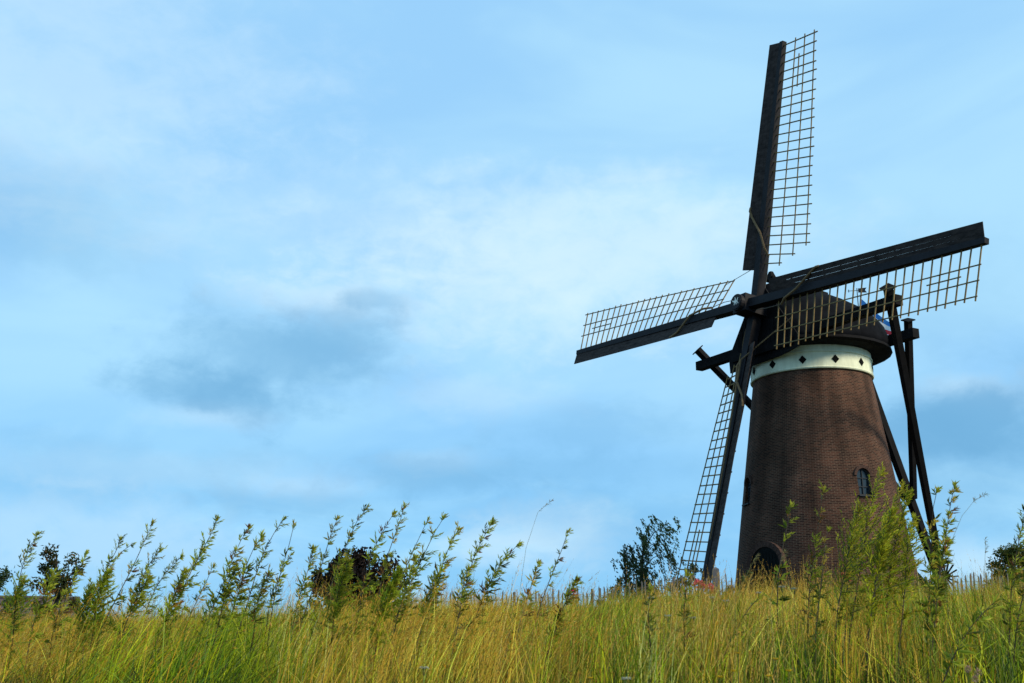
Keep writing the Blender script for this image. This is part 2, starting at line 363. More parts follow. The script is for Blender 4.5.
# soldier course + cream band
bd = MB(); prof = [(TZ - 0.02, 2.55), (TZ - 0.02, 2.70), (TZ + 0.03, 2.725), (TZ + 0.08, 2.70), (TZ + 0.70, 2.665), (TZ + 0.72, 2.71), (TZ + 0.78, 2.71), (TZ + 0.80, 2.665), (TZ + 1.2, 2.655), (TZ + 1.2, 2.3)]
vs, fs = ring_solid(prof); bd.add(vs, fs); band = mb(bd, 'fascia_band', M['cream'])
for k in range(12):
    a = -51.5 - 30 * k; ar = math.radians(a); o = V((math.cos(ar), math.sin(ar), 0)); s = V((-math.sin(ar), math.cos(ar), 0))
    dm = MB(); c0 = AX + o * 2.67 + UP * (TZ + 0.38)
    q = [(-0.17, 0), (0, -0.19), (0.17, 0), (0, 0.19)]; arch_prism(dm, c0, o, s, q, -0.03, 0.035)
    mb(dm, 'diamond', M['diamond'], band)

# cap: boat shaped, loft of sections along the mill's axis
TS = [2.75, 2.4, 1.9, 1.2, 0.4, -0.4, -1.2, -2.0, -2.6, -3.1, -3.45, -3.62]
def hw(t):
    b = 3.42 * math.sqrt(max(0.0, 1 - (t / 3.66) ** 2)) if t < 0 else 3.42 * math.sqrt(max(0.0, 1 - (t / 3.62) ** 2))
    return max(b, 0.35)
def zr(t): return float(np.interp(t, [-3.62, -3.45, -3.1, -2.6, -2.0, -1.0, 0.5, 2.0, 2.75], [14.75, 15.15, 15.55, 15.9, 16.25, 16.55, 16.72, 16.80, 16.35]))
PR = [(0, 1.0), (0.10, 1.0), (0.22, 0.985), (0.36, 0.93), (0.50, 0.83), (0.63, 0.69), (0.75, 0.52), (0.86, 0.34), (0.94, 0.19), (1.0, 0.05)]
ZB = 13.55
def capw(t, u, w):      # the gable end is straighter and more pointed than the bulging back
    f = min(1.0, max(0.0, t / 2.75)); return w * (1 - f) + max(0.05, 1 - 0.88 * u) * f
cm = MB(); rings = []
for t in TS:
    h = hw(t); top = zr(t); r = []
    for u, w in PR: r.append(cp(t, h * capw(t, u, w), ZB + (top - ZB) * u))
    for u, w in reversed(PR): r.append(cp(t, -h * capw(t, u, w), ZB + (top - ZB) * u))
    rings.append(r)
n = len(rings[0]); vs = [q for r in rings for q in r]; fs = []
for i in range(len(TS) - 1):
    for k in range(n): fs.append((i * n + k, (i + 1) * n + k, (i + 1) * n + (k + 1) % n, i * n + (k + 1) % n))
fs += [tuple(range(n)), tuple((len(TS) - 1) * n + k for k in range(n - 1, -1, -1))]
cm.add(vs, fs)
cap = mb(cm, 'cap', M['capwood'], smooth=False)
for p_ in cap.data.polygons: p_.use_smooth = len(p_.vertices) == 4
# eave skirt below the roof, curving in to the curb ring
em = MB(); rings = []
for dz, k in ((0.04, 1.015), (-0.08, 1.02), (-0.15, 0.97), (-0.20, 0.86)):
    r = []
    for t in TS: r.append(cp(t * k, hw(t) * k, ZB + dz))
    for t in reversed(TS): r.append(cp(t * k, -hw(t) * k, ZB + dz))
    rings.append(r)
n = len(rings[0]); vs = [q for r in rings for q in r]; fs = []
for i in range(len(rings) - 1):
    for k in range(n): fs.append((i * n + k, i * n + (k + 1) % n, (i + 1) * n + (k + 1) % n, (i + 1) * n + k))
fs += [tuple(range(n)), tuple((len(rings) - 1) * n + k for k in range(n - 1, -1, -1))]
em.add(vs, fs); mb(em, 'eave', M['black'], cap)
# front gable boarding, storm hatch and beard board under the shaft
fm = MB()
W0 = hw(2.75); top = 16.35
arch_prism(fm, AX, NH, RG, [(-W0, ZB - 0.72), (W0 * 0.5, ZB - 0.62), (W0, ZB - 0.45)] + [(W0 * capw(2.75, u, w) * 1.02, ZB + (top - ZB) * u) for u, w in PR] + [(-W0 * capw(2.75, u, w) * 1.02, ZB + (top - ZB) * u) for u, w in reversed(PR)], 2.76, 2.83)
for k in range(-6, 7):
    s_ = k * 0.26; zt = ZB + (top - ZB) * min(0.96, max(0.03, (1 - abs(s_) / W0) / 0.88)) - 0.12
    fm.beam(cp(2.84, s_, ZB - 0.43), cp(2.84, s_, zt), 0.05, 0.03, NH)
fm.beam(cp(2.87, -1.95, ZB - 0.12), cp(2.87, 1.95, ZB - 0.12), 0.16, 0.34, UP)
mb(fm, 'gable_boarding', M['black'], cap)
pk = MB(); pk.beam(cp(2.2, 0, 16.86), cp(-1.2, 0, 16.60), 0.5, 0.16, UP); pk.beam(cp(2.05, 0, 16.8), cp(2.05, 0, 17.22), 0.4, 0.4, NH, 0.14, 0.14); mb(pk, 'ridge_board', M['black'], cap)

# cross beams, braces, tail pole
def beam_part(name, a, b, w, h, up=UP, wb=None, hb=None, caps=None):
    m = MB(); m.beam(a, b, w, h, up, wb, hb)
    if caps: m.beam(a - (V(b) - V(a)).normalized() * 0.05, V(a), w * 1.7, h * 1.7, up)
    return mb(m, name, M['black'])
beam_part('cross_beam', cp(1.9, -5.55, 14.0), cp(1.9, 7.0, 14.0), 0.40, 0.42)
beam_part('cross_beam', cp(-2.35, -4.1, 13.95), cp(-2.35, 4.1, 13.95), 0.40, 0.42)
def tailp(z): return cp(-3.5 - 3.22 * (13 - z) / 8, 0, z)
beam_part('tail_pole', cp(-2.2, 0, 14.2), tailp(13), 0.34, 0.36, NH)
beam_part('tail_pole', tailp(13.05), tailp(3.0), 0.31, 0.36, NH, 0.26, 0.30)
TB = tailp(4.3)
beam_part('brace', cp(2.2, 6.75, 14.5), TB + RG * 0.28, 0.28, 0.28, NH, 0.24, 0.24, True)
beam_part('brace', cp(2.2, -5.2, 14.7), tailp(2.6) - RG * 0.2, 0.28, 0.28, NH, 0.24, 0.24, True)
beam_part('brace', cp(-2.68, 3.45, 14.72), tailp(7.4) + RG * 0.2, 0.26, 0.26, NH, 0.23, 0.23, True)
beam_part('brace', cp(-2.68, -3.45, 14.72), tailp(7.4) - RG * 0.28, 0.26, 0.26, NH, 0.23, 0.23, True)
wl = MB(); wc = tailp(3.9) - NH * 0.45       # capstan wheel on the tail
for k in range(8):
    a = math.pi * k / 8; d_ = RG * math.cos(a) + UP * math.sin(a); wl.beam(wc - d_ * 0.75, wc + d_ * 0.75, 0.05, 0.06 + 0.004 * k, NH)
wl.tube([wc - NH * 0.2, wc + NH * 0.45], 0.13, 0.13, 10); mb(wl, 'capstan', M['black'])

# wind shaft and poll end
sh = MB()
sh.tube([HUB - NV * 2.6, HUB - NV * 0.5], 0.36, 0.36, 16)
UPN = (UP - NV * NV.z).normalized()
sh.beam(HUB - NV * 0.72, HUB + NV * 0.72, 0.80, 0.80, UPN)
sh.tube([HUB + NV * 0.72, HUB + NV * 0.90], 0.40, 0.38, 20)
shaft = mb(sh, 'wind_shaft', M['steel'])
dk = MB(); hc = HUB + NV * 0.902
dk.tube([hc, hc + NV * 0.03], 0.34, 0.33, 20); disc = mb(dk, 'hub_disc', M['steel'], shaft)
eb = MB(); rr = NV.cross(UPN).normalized() * -1
def blob(pts): arch_prism(eb, hc + NV * 0.03, NV, rr, [(x, z) for x, z in pts], 0.002, 0.014)
for poly in ([(-0.11, 0.02), (-0.06, -0.05), (0.08, -0.05), (0.12, 0.03), (0.05, 0.07), (-0.06, 0.08)], [(-0.20, 0.06), (-0.12, 0.0), (-0.08, 0.05), (-0.15, 0.11)],
             [(-0.09, -0.05), (-0.04, -0.05), (-0.09, -0.21), (-0.12, -0.20)], [(0.02, -0.05), (0.07, -0.05), (0.06, -0.22), (0.02, -0.22)],
             [(0.08, 0.03), (0.12, 0.03), (0.20, -0.10), (0.17, -0.12)], [(-0.02, 0.07), (0.05, 0.07), (0.02, 0.21), (-0.02, 0.2)], [(0.09, 0.05), (0.13, 0.02), (0.20, 0.15), (0.17, 0.17)]):
    cx = sum(p[0] for p in poly) / len(poly); cz = sum(p[1] for p in poly) / len(poly)
    poly = sorted(poly, key=lambda p: math.atan2(p[1] - cz, p[0] - cx)); blob(poly)
mb(eb, 'hub_emblem', M['white'], shaft)

# sails
R = 12.4
WINGS = [  # direction, trailing tangent, face normal, twist at tip / at root (deg), depth, stepped root
    ((0.12172, -0.14948, 0.98124), (0.47597, -0.85873, -0.18985), (-0.8710, -0.49015, 0.03338), 1.67, -19.8, -0.3, True),
    ((0.51210, -0.85580, -0.07323), (-0.12615, 0.00939, -0.99197), (-0.84961, -0.51723, 0.10315), 7.68, -1.83, 0.3, False),
    ((-0.22718, 0.03016, -0.97338), (-0.48475, 0.86339, 0.13989), (-0.84463, -0.50363, 0.18153), -6.06, -20.9, -0.3, True),
    ((-0.55315, 0.83179, 0.04634), (0.11041, 0.01806, 0.99372), (-0.82573, -0.55480, 0.10183), -5.9, -27.8, 0.3, False)]
for wi_, (d, t, n2, bt, br, off, step) in enumerate(WINGS):
    d, t, n2 = V(d), V(t), V(n2)
    O = HUB + NV * off
    def P(r, s, dn=0.0, d=d, t=t, n2=n2, bt=bt, br=br, O=O):
        b = math.radians(bt + (br - bt) * (R - r) / (R - 2.5))
        fw = n2 * math.cos(b) - t * math.sin(b)
        return O + d * r + (t * math.cos(b) + n2 * math.sin(b)) * s + fw * dn
    m = MB(); m.beam(O - d * 0.4, O + d * (R + 0.08), 0.40, 0.50, n2, 0.22, 0.24)
    sail = mb(m, 'sail', M['steel'])
    # wind boards on the leading edge, three planks with narrow gaps, twisted like the lattice
    m = MB(); RS = [1.75, 4.3, 6.9, 9.6, R + 0.05]
    def Bp(r, s, dn):
        g_ = math.radians(12 + 13 * (R - r) / R); e = -t * math.cos(g_) + n2 * math.sin(g_); f = n2 * math.cos(g_) + t * math.sin(g_)
        hs = 0.5 * (0.40 - 0.18 * r / R)
        return O + d * r + e * (hs + s) + n2 * 0.05 + f * dn
    for k, (s0, s1) in enumerate(((-0.02, 0.2), (0.208, 0.42), (0.428, 0.66))):
        for r0, r1 in zip(RS[:-1], RS[1:]):
            r1 = r1 - 0.003
            sc_ = lambda r, s: s * (1.0 - 0.12 * r / R)
            vs = [Bp(r, sc_(r, s), dn) for r in (r0, r1) for s in (s0, s1) for dn in (0.0, 0.03)]
            m.add(vs, [(0, 2, 3, 1), (4, 5, 7, 6), (0, 1, 5, 4), (2, 6, 7, 3), (0, 4, 6, 2), (1, 3, 7, 5)])
    nb = 12
    for k in range(nb):
        r = 2.1 + (R - 2.4) * k / (nb - 1); m.beam(Bp(r, -0.05, -0.03), Bp(r, 0.6 * (1 - 0.12 * r / R), -0.03), 0.06, 0.05, n2)
    mb(m, 'windboard', M['plank'], sail)
    # lattice
    m = MB(); w = 2.30; LS = (0.93, 1.55, 2.17); nbar = 25; rad = [2.05 + (R - 0.12 - 2.05) * k / (nbar - 1) for k in range(nbar)]
    for k, r in enumerate(rad):
        e = w if not step else (w if k > 1 else (1.02 if k == 0 else 1.66))
        j1, j2 = random.Random(wi_ * 100 + k).uniform(-0.03, 0.03), random.Random(wi_ * 100 + k + 50).uniform(-0.04, 0.04)
        m.beam(P(r, 0.0), P(r + j1, e + j2), 0.046, 0.04, n2)
    for i, s in enumerate(LS):
        k0 = 0 if not step else i
        for k in range(k0, nbar - 1):
            m.beam(P(rad[k] - (0.12 if k == k0 else 0), s, 0.05), P(rad[k + 1] + (0.12 if k == nbar - 2 else 0.0), s, 0.045), 0.042, 0.035, n2)
    m.beam(P(rad[-6] - 0.1, 1.23, 0.05), P(rad[-3] + 0.15, 1.23, 0.045), 0.042, 0.035, n2)
    mb(m, 'lattice', M['lath'], sail)
    # rolled sail cloth lashed to the stock, and its lines
    m = MB(); q = [Bp(R * 0.36 + 0.2, 0.60, 0.03), Bp(4.5, 0.60, 0.06), Bp(4.2, 0.45, 0.07), P(3.4, 0.0, 0.33), P(2.7, 0.26, 0.30), P(2.35, 0.42, 0.12)]
    m.tube(q, 0.055, 0.05, 7)
    mb(m, 'sail_cloth', M['rope'], sail)
    m = MB(); m.tube([P(2.35, 0.42, 0.12), P(1.5, 0.45, 0.2), P(0.9, 0.4, 0.2)], 0.018, 0.018, 5)
    if wi_ == 0: m.tube([Bp(1.85, 0.05, 0.05), O + V(WINGS[3][0]) * 2.2 + V(WINGS[3][1]) * 1.6], 0.014, 0.014, 5)
    if wi_ == 2:
        m.tube([P(2.5, -0.05, 0.3), P(5.2, -0.15, 0.28), P(7.5, -0.18, 0.24), P(10.5, -0.12, 0.2)], 0.05, 0.03, 6)
        m.tube([P(2.5, -0.05, 0.3), O + V(WINGS[1][0]) * 2.3 + V(WINGS[1][1]) * 0.8], 0.03, 0.03, 5)
    mb(m, 'line', M['rope'] if wi_ == 2 else M['thin'], sail)

# weather vane
vm = MB(); b0 = cp(-2.9, 0.45, 15.4); tp = cp(-2.9, 0.45, 17.12)
vm.tube([b0, tp], 0.025, 0.02, 6)
vx = V((0.97, -0.2, 0)).normalized(); zc = tp - UP * 0.12
arch_prism(vm, zc, V((0.2, 0.97, 0)).normalized(), vx, [(0.05, -0.1), (0.44, -0.12), (0.36, 0.0), (0.44, 0.12), (0.05, 0.1)], -0.012, 0.012)
vm.tube([zc - vx * 0.42, zc + vx * 0.1], 0.015, 0.015, 5); vm.beam(zc - vx * 0.38 - UP * 0.07, zc - vx * 0.38 + UP * 0.07, 0.03, 0.03, vx)
mb(vm, 'weather_vane', M['iron'])

# flag on its staff behind the cap
fl = thing('flag', at(862, 330, 55.0), 'blue, white and red striped flag flying behind the rear of the mill cap', 'flag')
h0 = at(861, 300, 55.0); h1 = at(894, 326, 54.0); dn = at(859.5, 317, 55.0) - h0
m = MB(); nu, nv = 20, 6; vs = []; fs = []; mi = []
for i in range(nu + 1):
    for j in range(nv + 1):
        u, v = i / nu, j / nv
        vs.append(h0 + (h1 - h0) * u + dn * v * (1 - 0.28 * u) + V((0.3, 0.9, 0)) * 0.16 * math.sin(u * 9 + v * 1.5) * u ** 0.5 + UP * 0.08 * math.sin(u * 7 + 1))
m.v = [tuple(x) for x in vs]; m.c = [(1, 1, 1)] * len(vs)
for i in range(nu):
    for j in range(nv): m.f.append((i * (nv + 1) + j, (i + 1) * (nv + 1) + j, (i + 1) * (nv + 1) + j + 1, i * (nv + 1) + j + 1)); m.mi.append(0 if j < 2 else 1 if j < 4 else 2)
m.build('cloth', [M['fblue'], M['fwhite'], M['fred']], fl, fl.location, True)
m = MB(); m.tube([h0 + UP * 0.15, h0 + dn * 1.05, cp(-2.6, 0.2, 15.6)], 0.03, 0.03, 6); m.build('staff', M['iron'], fl, fl.location)

# ------------------------------------------------------------------ fences, post, house
def pale_fence(name, pts, spacing, hgt, label, rnd):
    """hand split chestnut paling held by two wires"""
    b = V(pts[0]); t = thing(name, (b.x, b.y, gz(b.x, b.y)), label, 'fence', None); o = t.location.copy()
    m = MB(); po = []; wp = ([], [])
    for a, c_ in zip(pts[:-1], pts[1:]):
        a, c_ = V(a), V(c_); n = int((c_ - a).length / spacing); dr = (c_ - a).normalized(); last = None
        for i in range(n):
            p = a + dr * (i * spacing + rnd.uniform(-.02, .02)); z = gz(p.x, p.y); h = hgt * rnd.uniform(0.82, 1.08); ln = dr * rnd.uniform(-.05, .05)
            B, T = V((p.x, p.y, z - 0.05)), V((p.x, p.y, z + h)) + ln
            ww = rnd.uniform(0.035, 0.06)
            m.beam(B, T, ww, 0.03, V((dr.y, -dr.x, 0))); m.beam(T, T + UP * 0.09 + dr * rnd.uniform(-.015, .015), ww, 0.03, V((dr.y, -dr.x, 0)), 0.008, 0.012)
            if i % 18 == 0: po.append((p, z))
            for k, f in enumerate((0.3, 0.8)):
                wp[k].append(V((p.x, p.y, z + hgt * f)) + V((dr.y, -dr.x, 0)) * 0.025)
    m.build('paling', M['pale'], t, o); [(w := MB(), w.tube(q_, 0.006, 0.006, 4), w.build('wire', M['wire'], t, o)) for q_ in wp]
    for p, z in po:
        q = MB(); q.tube([V((p.x, p.y + 0.08, z - 0.1)), V((p.x, p.y + 0.08, z + hgt * 1.06))], 0.055, 0.05, 8); q.build('post', M['post'], t, o)
rnd = random.Random(4)
def gp(px, Y):  # ground point in the direction of a column, at a depth
    x = (px - 512) / FPX * Y / 1.0 * (1 / (math.cos(PITCH) + 0)) * 1.0
    d = ray(px, 600); x = d.x / d.y * Y
    return V((x, Y, 0))
pale_fence('picket_fence', [gp(436, 45), gp(600, 45.5), gp(738, 46.5)], 0.165, 1.08, 'grey split paling fence running left from the mill below the lowest sail', rnd)
pale_fence('picket_fence', [gp(928, 40), gp(1040, 41)], 0.165, 1.0, 'grey split paling fence right of the mill tail pole', rnd)
pale_fence('picket_fence', [gp(176, 58), gp(345, 57)], 0.2, 1.0, 'low brown paling fence far off on the left beside the dark shrub', rnd)
pb = at(716, 600, 47); m = MB(); z0 = gz(pb.x, pb.y); pt_ = at(715.5, 569, 47)
m.beam((pb.x, pb.y, z0 - 0.1), pt_, 0.27, 0.24, (0, 1, 0), 0.24, 0.22); m.beam(pt_, pt_ + UP * 0.07, 0.24, 0.22, (0, 1, 0), 0.05, 0.06)
o = m.build('wooden_post', M['post'], None, (pb.x, pb.y, z0)); o.location = (pb.x, pb.y, z0)
tag(o, 'stout grey wooden post between the lowest sail tip and the brick tower', 'post')

hx = at(15, 599, 72); hr = V((0.97, 0.24, 0)); hn = V((-0.24, 0.97, 0))
house = thing('house', (hx.x, hx.y, 0.2), 'low house with dark grey tiled roof half hidden by grass at the far left', 'house'); ho = house.location.copy()
def hp(a, b, z): return hx * 1.0 + hr * a + hn * b + UP * (z - hx.z)
ridge = hx.z + 0.05; eav = ridge - 1.9; Lh0, Lh1 = -9.0, 3.7
m = MB()
for b0_, b1_ in ((-3.4, -3.1), (3.1, 3.4)): m.beam(hp(Lh0 + .3, (b0_ + b1_) / 2, 0.2), hp(Lh0 + .3, (b0_ + b1_) / 2, 0.2) + UP * 0.001, 0.1, 0.1, hr)
m = MB(); q = [hp(a, b, z) for a in (Lh0 + .3, Lh1 - .3) for b, z in ((-3.1, -0.6), (3.1, -0.6), (3.1, eav), (0, ridge - 0.2), (-3.1, eav))]
m.add(q, [(0, 1, 2, 3, 4), (9, 8, 7, 6, 5), (0, 4, 9, 5), (1, 6, 7, 2), (2, 7, 8, 3), (3, 8, 9, 4), (0, 5, 6, 1)])
m.build('wall', M['housewall'], house, ho)
m = MB()
for sgn in (-1, 1):
    for k in range(9):
        f0, f1 = k / 9, (k + 1) / 9
        a_ = hp(Lh0, sgn * 3.6 * f0, ridge - (ridge - eav + 0.25) * f0); b_ = hp(Lh0, sgn * 3.6 * f1, ridge - (ridge - eav + 0.25) * f1)
        v_ = hr * (Lh1 - Lh0); nrm = UP * 0.06
        m.add([a_, b_ + nrm * 0.5, b_ + v_ + nrm * 0.5, a_ + v_, a_ - UP * 0.1, b_ - UP * 0.1, b_ + v_ - UP * 0.1, a_ + v_ - UP * 0.1], [(0, 1, 2, 3), (7, 6, 5, 4), (1, 5, 6, 2), (0, 4, 5, 1), (3, 2, 6, 7)])
m.tube([hp(Lh0, 0, ridge + 0.03), hp(Lh1, 0, ridge + 0.03)], 0.12, 0.12, 8)
m.build('roof', M['rooft'], house, ho)

# ------------------------------------------------------------------ trees and shrubs
def jit(rnd, c, a=0.35):
    k = 1 + rnd.uniform(-a, a); return tuple(max(0, x * k * (1 + rnd.uniform(-a * .4, a * .4))) for x in c)
def tree(name, base, top, width, nl, leafcol, leafsize, seed, label, cat, group=None, droop=0.0, wind=0.0, clumps=26, low=0.15, tint2=None, fill=1.0, shape='oval'):
    rnd = random.Random(seed); b = V(base); t = thing(name, b, label, cat, group); o = b
    H = top.z - b.z; lean = V((top.x - b.x, top.y - b.y, 0))
    axis = lambda u: b + UP * H * u + lean * u ** 1.5 + V((math.sin(u * 5 + seed), math.cos(u * 4 + seed), 0)) * 0.03 * H * u
    tr = MB(); tr.tube([axis(i / 8 * 0.92) - UP * (0.1 if i == 0 else 0) for i in range(9)], 0.035 * H ** 0.8 + 0.02, 0.008, 7)
    cr = MB()
    for c_ in range(clumps):
        u = low + (1 - low) * ((c_ + rnd.random()) / clumps)
        if shape == 'oval': prof = math.sin(math.pi * min(1, (u - low * 0.6) / (1.06 - low * 0.6))) ** 0.6
        elif shape == 'round': prof = math.sqrt(max(0.02, 1 - ((u - 0.55) / 0.52) ** 2))
        else: prof = 1.0 - 0.55 * u
        a = c_ * 2.4 + rnd.uniform(-0.5, 0.5); rr_ = width / 2 * prof * rnd.uniform(0.35, 1.0)
        st = axis(max(0.05, u - 0.2)); en = axis(u) + V((math.cos(a) * rr_, math.sin(a) * rr_ * 0.8, rnd.uniform(-.05, .05) * H)) + V((wind * H * 0.1, 0, 0))
        md_ = (st + en) / 2 + UP * 0.05 * H
        tr.tube([st, md_, en], 0.012 * H ** 0.7, 0.004, 5)
        cs = width * rnd.uniform(0.10, 0.19); tone = rnd.uniform(0.6, 1.35)
        for k in range(int(nl / clumps * rnd.uniform(0.6, 1.4))):
            d_ = V((rnd.gauss(0, 1), rnd.gauss(0, 1), rnd.gauss(0, 0.8))).normalized() * (rnd.random() ** 0.5) * cs
            if rnd.random() < 0.25: d_ = (st - en) * rnd.random() * 0.7 + d_ * 0.6
            dv = V((rnd.gauss(0, 1) + wind * 1.2, rnd.gauss(0, 1), rnd.gauss(0, 1)))
            p = en + d_
            if droop:
                if k == 0: strands = [(V((rnd.gauss(0, .8), rnd.gauss(0, .8), rnd.gauss(0, .5))) * cs, rnd.uniform(0.4, 1.0)) for _ in range(4)]
                so, sl_ = rnd.choice(strands); v_ = rnd.random(); hang = v_ * sl_ * droop * H * 0.27
                p = en + so + V((wind * hang * (0.9 - 0.4 * v_), 0, -hang + 0.03 * H * math.sin(v_ * 3.1))) + V((rnd.gauss(0, 1), rnd.gauss(0, 1), rnd.gauss(0, 1))) * 0.05
                if rnd.random() < 0.2: p = st.lerp(en, rnd.random()) + d_ * 0.5
                dv = dv * 0.5 + V((wind * 0.8, 0, -1.4))
            if p.z < b.z + 0.1: continue
            base_c = leafcol if (tint2 is None or rnd.random() < 0.75) else tint2
            col = jit(rnd, base_c, 0.3); col = tuple(x * tone for x in col)
            cr.leaf(p, dv, V((rnd.gauss(0, 1), rnd.gauss(0, 1), rnd.gauss(0, 1))), leafsize * rnd.uniform(0.7, 1.35), leafsize * rnd.uniform(0.35, 0.6) * fill, col)
    tr.build('trunk', M['bark'], t, o); cr.build('crown', M['leaf'], t, o)
    return t
def tbase(px, Y): p = gp(px, Y); return V((p.x, p.y, gz(p.x, p.y)))
DG = (0.045, 0.072, 0.018)
tree('birch_tree', tbase(641, 58), at(646, 518, 58), 2.3, 3600, (0.12, 0.15, 0.055), 0.14, 3, 'tall windblown birch tree with drooping branches left of the lowest sail', 'tree', 'trees beyond the fence', droop=1.3, wind=0.6, clumps=16, low=0.2, tint2=(0.06, 0.085, 0.03))
tree('birch_tree', tbase(626, 57), at(626, 548, 57), 2.0, 2200, (0.075, 0.098, 0.036), 0.14, 7, 'shorter dark birch at the left foot of the tall windblown birch', 'tree', 'trees beyond the fence', droop=0.8, wind=0.6, clumps=16, low=0.1)
tree('young_tree', tbase(690, 62), at(691, 561, 62), 1.7, 1300, (0.035, 0.055, 0.018), 0.14, 9, 'small bushy tree standing behind the tip of the lowest sail', 'tree', 'trees beyond the fence', clumps=10, droop=0.4, wind=0.4, low=0.1)
tree('oak_tree', tbase(55, 44), at(60, 552, 44), 1.9, 2600, (0.036, 0.052, 0.014), 0.14, 12, 'small dark oak with orange tinged leaves in front of the tiled roof', 'tree', None, clumps=16, low=0.15, tint2=(0.11, 0.06, 0.012), shape='round')
tree('oak_tree', tbase(-2, 50), at(2, 570, 50), 2.0, 1800, DG, 0.14, 13, 'dark tree cut by the left edge of the photo above the roof', 'tree', None, clumps=14, low=0.1, shape='round')
tree('copper_shrub', tbase(362, 34), at(362, 555, 34), 2.45, 6500, (0.016, 0.009, 0.007), 0.13, 21, 'broad very dark copper shrub behind the tall weeds on the left', 'shrub', None, clumps=34, low=0.05, tint2=(0.035, 0.02, 0.012), shape='round', fill=1.4)
tree('copper_shrub', tbase(330, 33), at(326, 566, 33), 1.4, 2600, (0.020, 0.018, 0.008), 0.11, 22, 'smaller dark shrub leaning against the left side of the copper shrub', 'shrub', None, clumps=14, low=0.05, shape='round', fill=1.2)
tree('round_tree', tbase(1012, 48), at(1010, 549, 48), 2.5, 6500, (0.075, 0.105, 0.020), 0.13, 31, 'round green tree behind the paling fence at the right edge', 'tree', None, clumps=24, low=0.1, tint2=(0.10, 0.08, 0.012), shape='round')
for i, (px, py, Y, w, lab) in enumerate(((612, 585, 50, 1.3, 'low grey green bush at the left end of the birches'), (672, 579, 49, 1.5, 'low bush between the birches and the lowest sail'),
        (640, 588, 48, 2.2, 'wide low bush along the fence under the tall birch'), (730, 588, 50, 0.9, 'small green bush against the left foot of the brick tower'),
        (748, 574, 45, 0.8, 'leafy sprig bush growing up the left corner of the tower'), (925, 585, 42, 1.4, 'low bush at the foot of the tail pole'), (905, 590, 42, 1.0, 'low bush at the right foot of the tower'))):
    tree('low_bush', tbase(px, Y), at(px, py, Y), w, 900, (0.045, 0.07, 0.022), 0.11, 40 + i, lab, 'bush', 'low bushes around the mill', clumps=9, low=0.05, shape='round', fill=1.2)
# rose bushes: a leafy bush with a few blooms, each bloom a part
def rose(px, py, Y, w, blooms, col, seed, label):
    t = tree('rose_bush', tbase(px, Y), at(px, py + 2, Y), w, 260, (0.05, 0.075, 0.02), 0.09, seed, label, 'rose bush', 'rose bushes around the mill', clumps=7, low=0.05, shape='round')
    rnd = random.Random(seed); o = t.location
    for bx, by, br_ in blooms:
        c0 = at(bx, by, Y - 0.6); m = MB()
        for k in range(46):
            d_ = V((rnd.gauss(0, 1), rnd.gauss(0, 1), rnd.gauss(0, 0.7))).normalized()
            m.leaf(c0 + d_ * br_ * rnd.uniform(0.2, 0.8), d_ + UP * 0.4, V((rnd.gauss(0, 1), rnd.gauss(0, 1), rnd.gauss(0, 1))), br_ * 0.8, br_ * 0.75, jit(rnd, col, 0.25))
        m.tube([c0 - UP * 0.02, c0 - UP * 0.7], 0.012, 0.012, 4, (0.04, 0.06, 0.02))
        m.build('flower', M['petal'], t, o)
rose(704, 588, 46, 1.0, [(698, 584, 0.17), (703, 586, 0.12), (709, 589, 0.17), (712, 592, 0.10)], (0.60, 0.10, 0.13), 61, 'pink flowering rose bush under the tip of the lowest sail')
rose(574, 594, 44, 0.5, [(573, 592, 0.11), (575, 596, 0.08)], (0.62, 0.05, 0.13), 62, 'rose bush with one deep pink bloom above the fence at centre')
rose(846, 580, 42, 0.8, [(845, 576, 0.14), (848, 579, 0.10)], (0.60, 0.13, 0.07), 63, 'rose bush with orange red blooms in front of the tower')

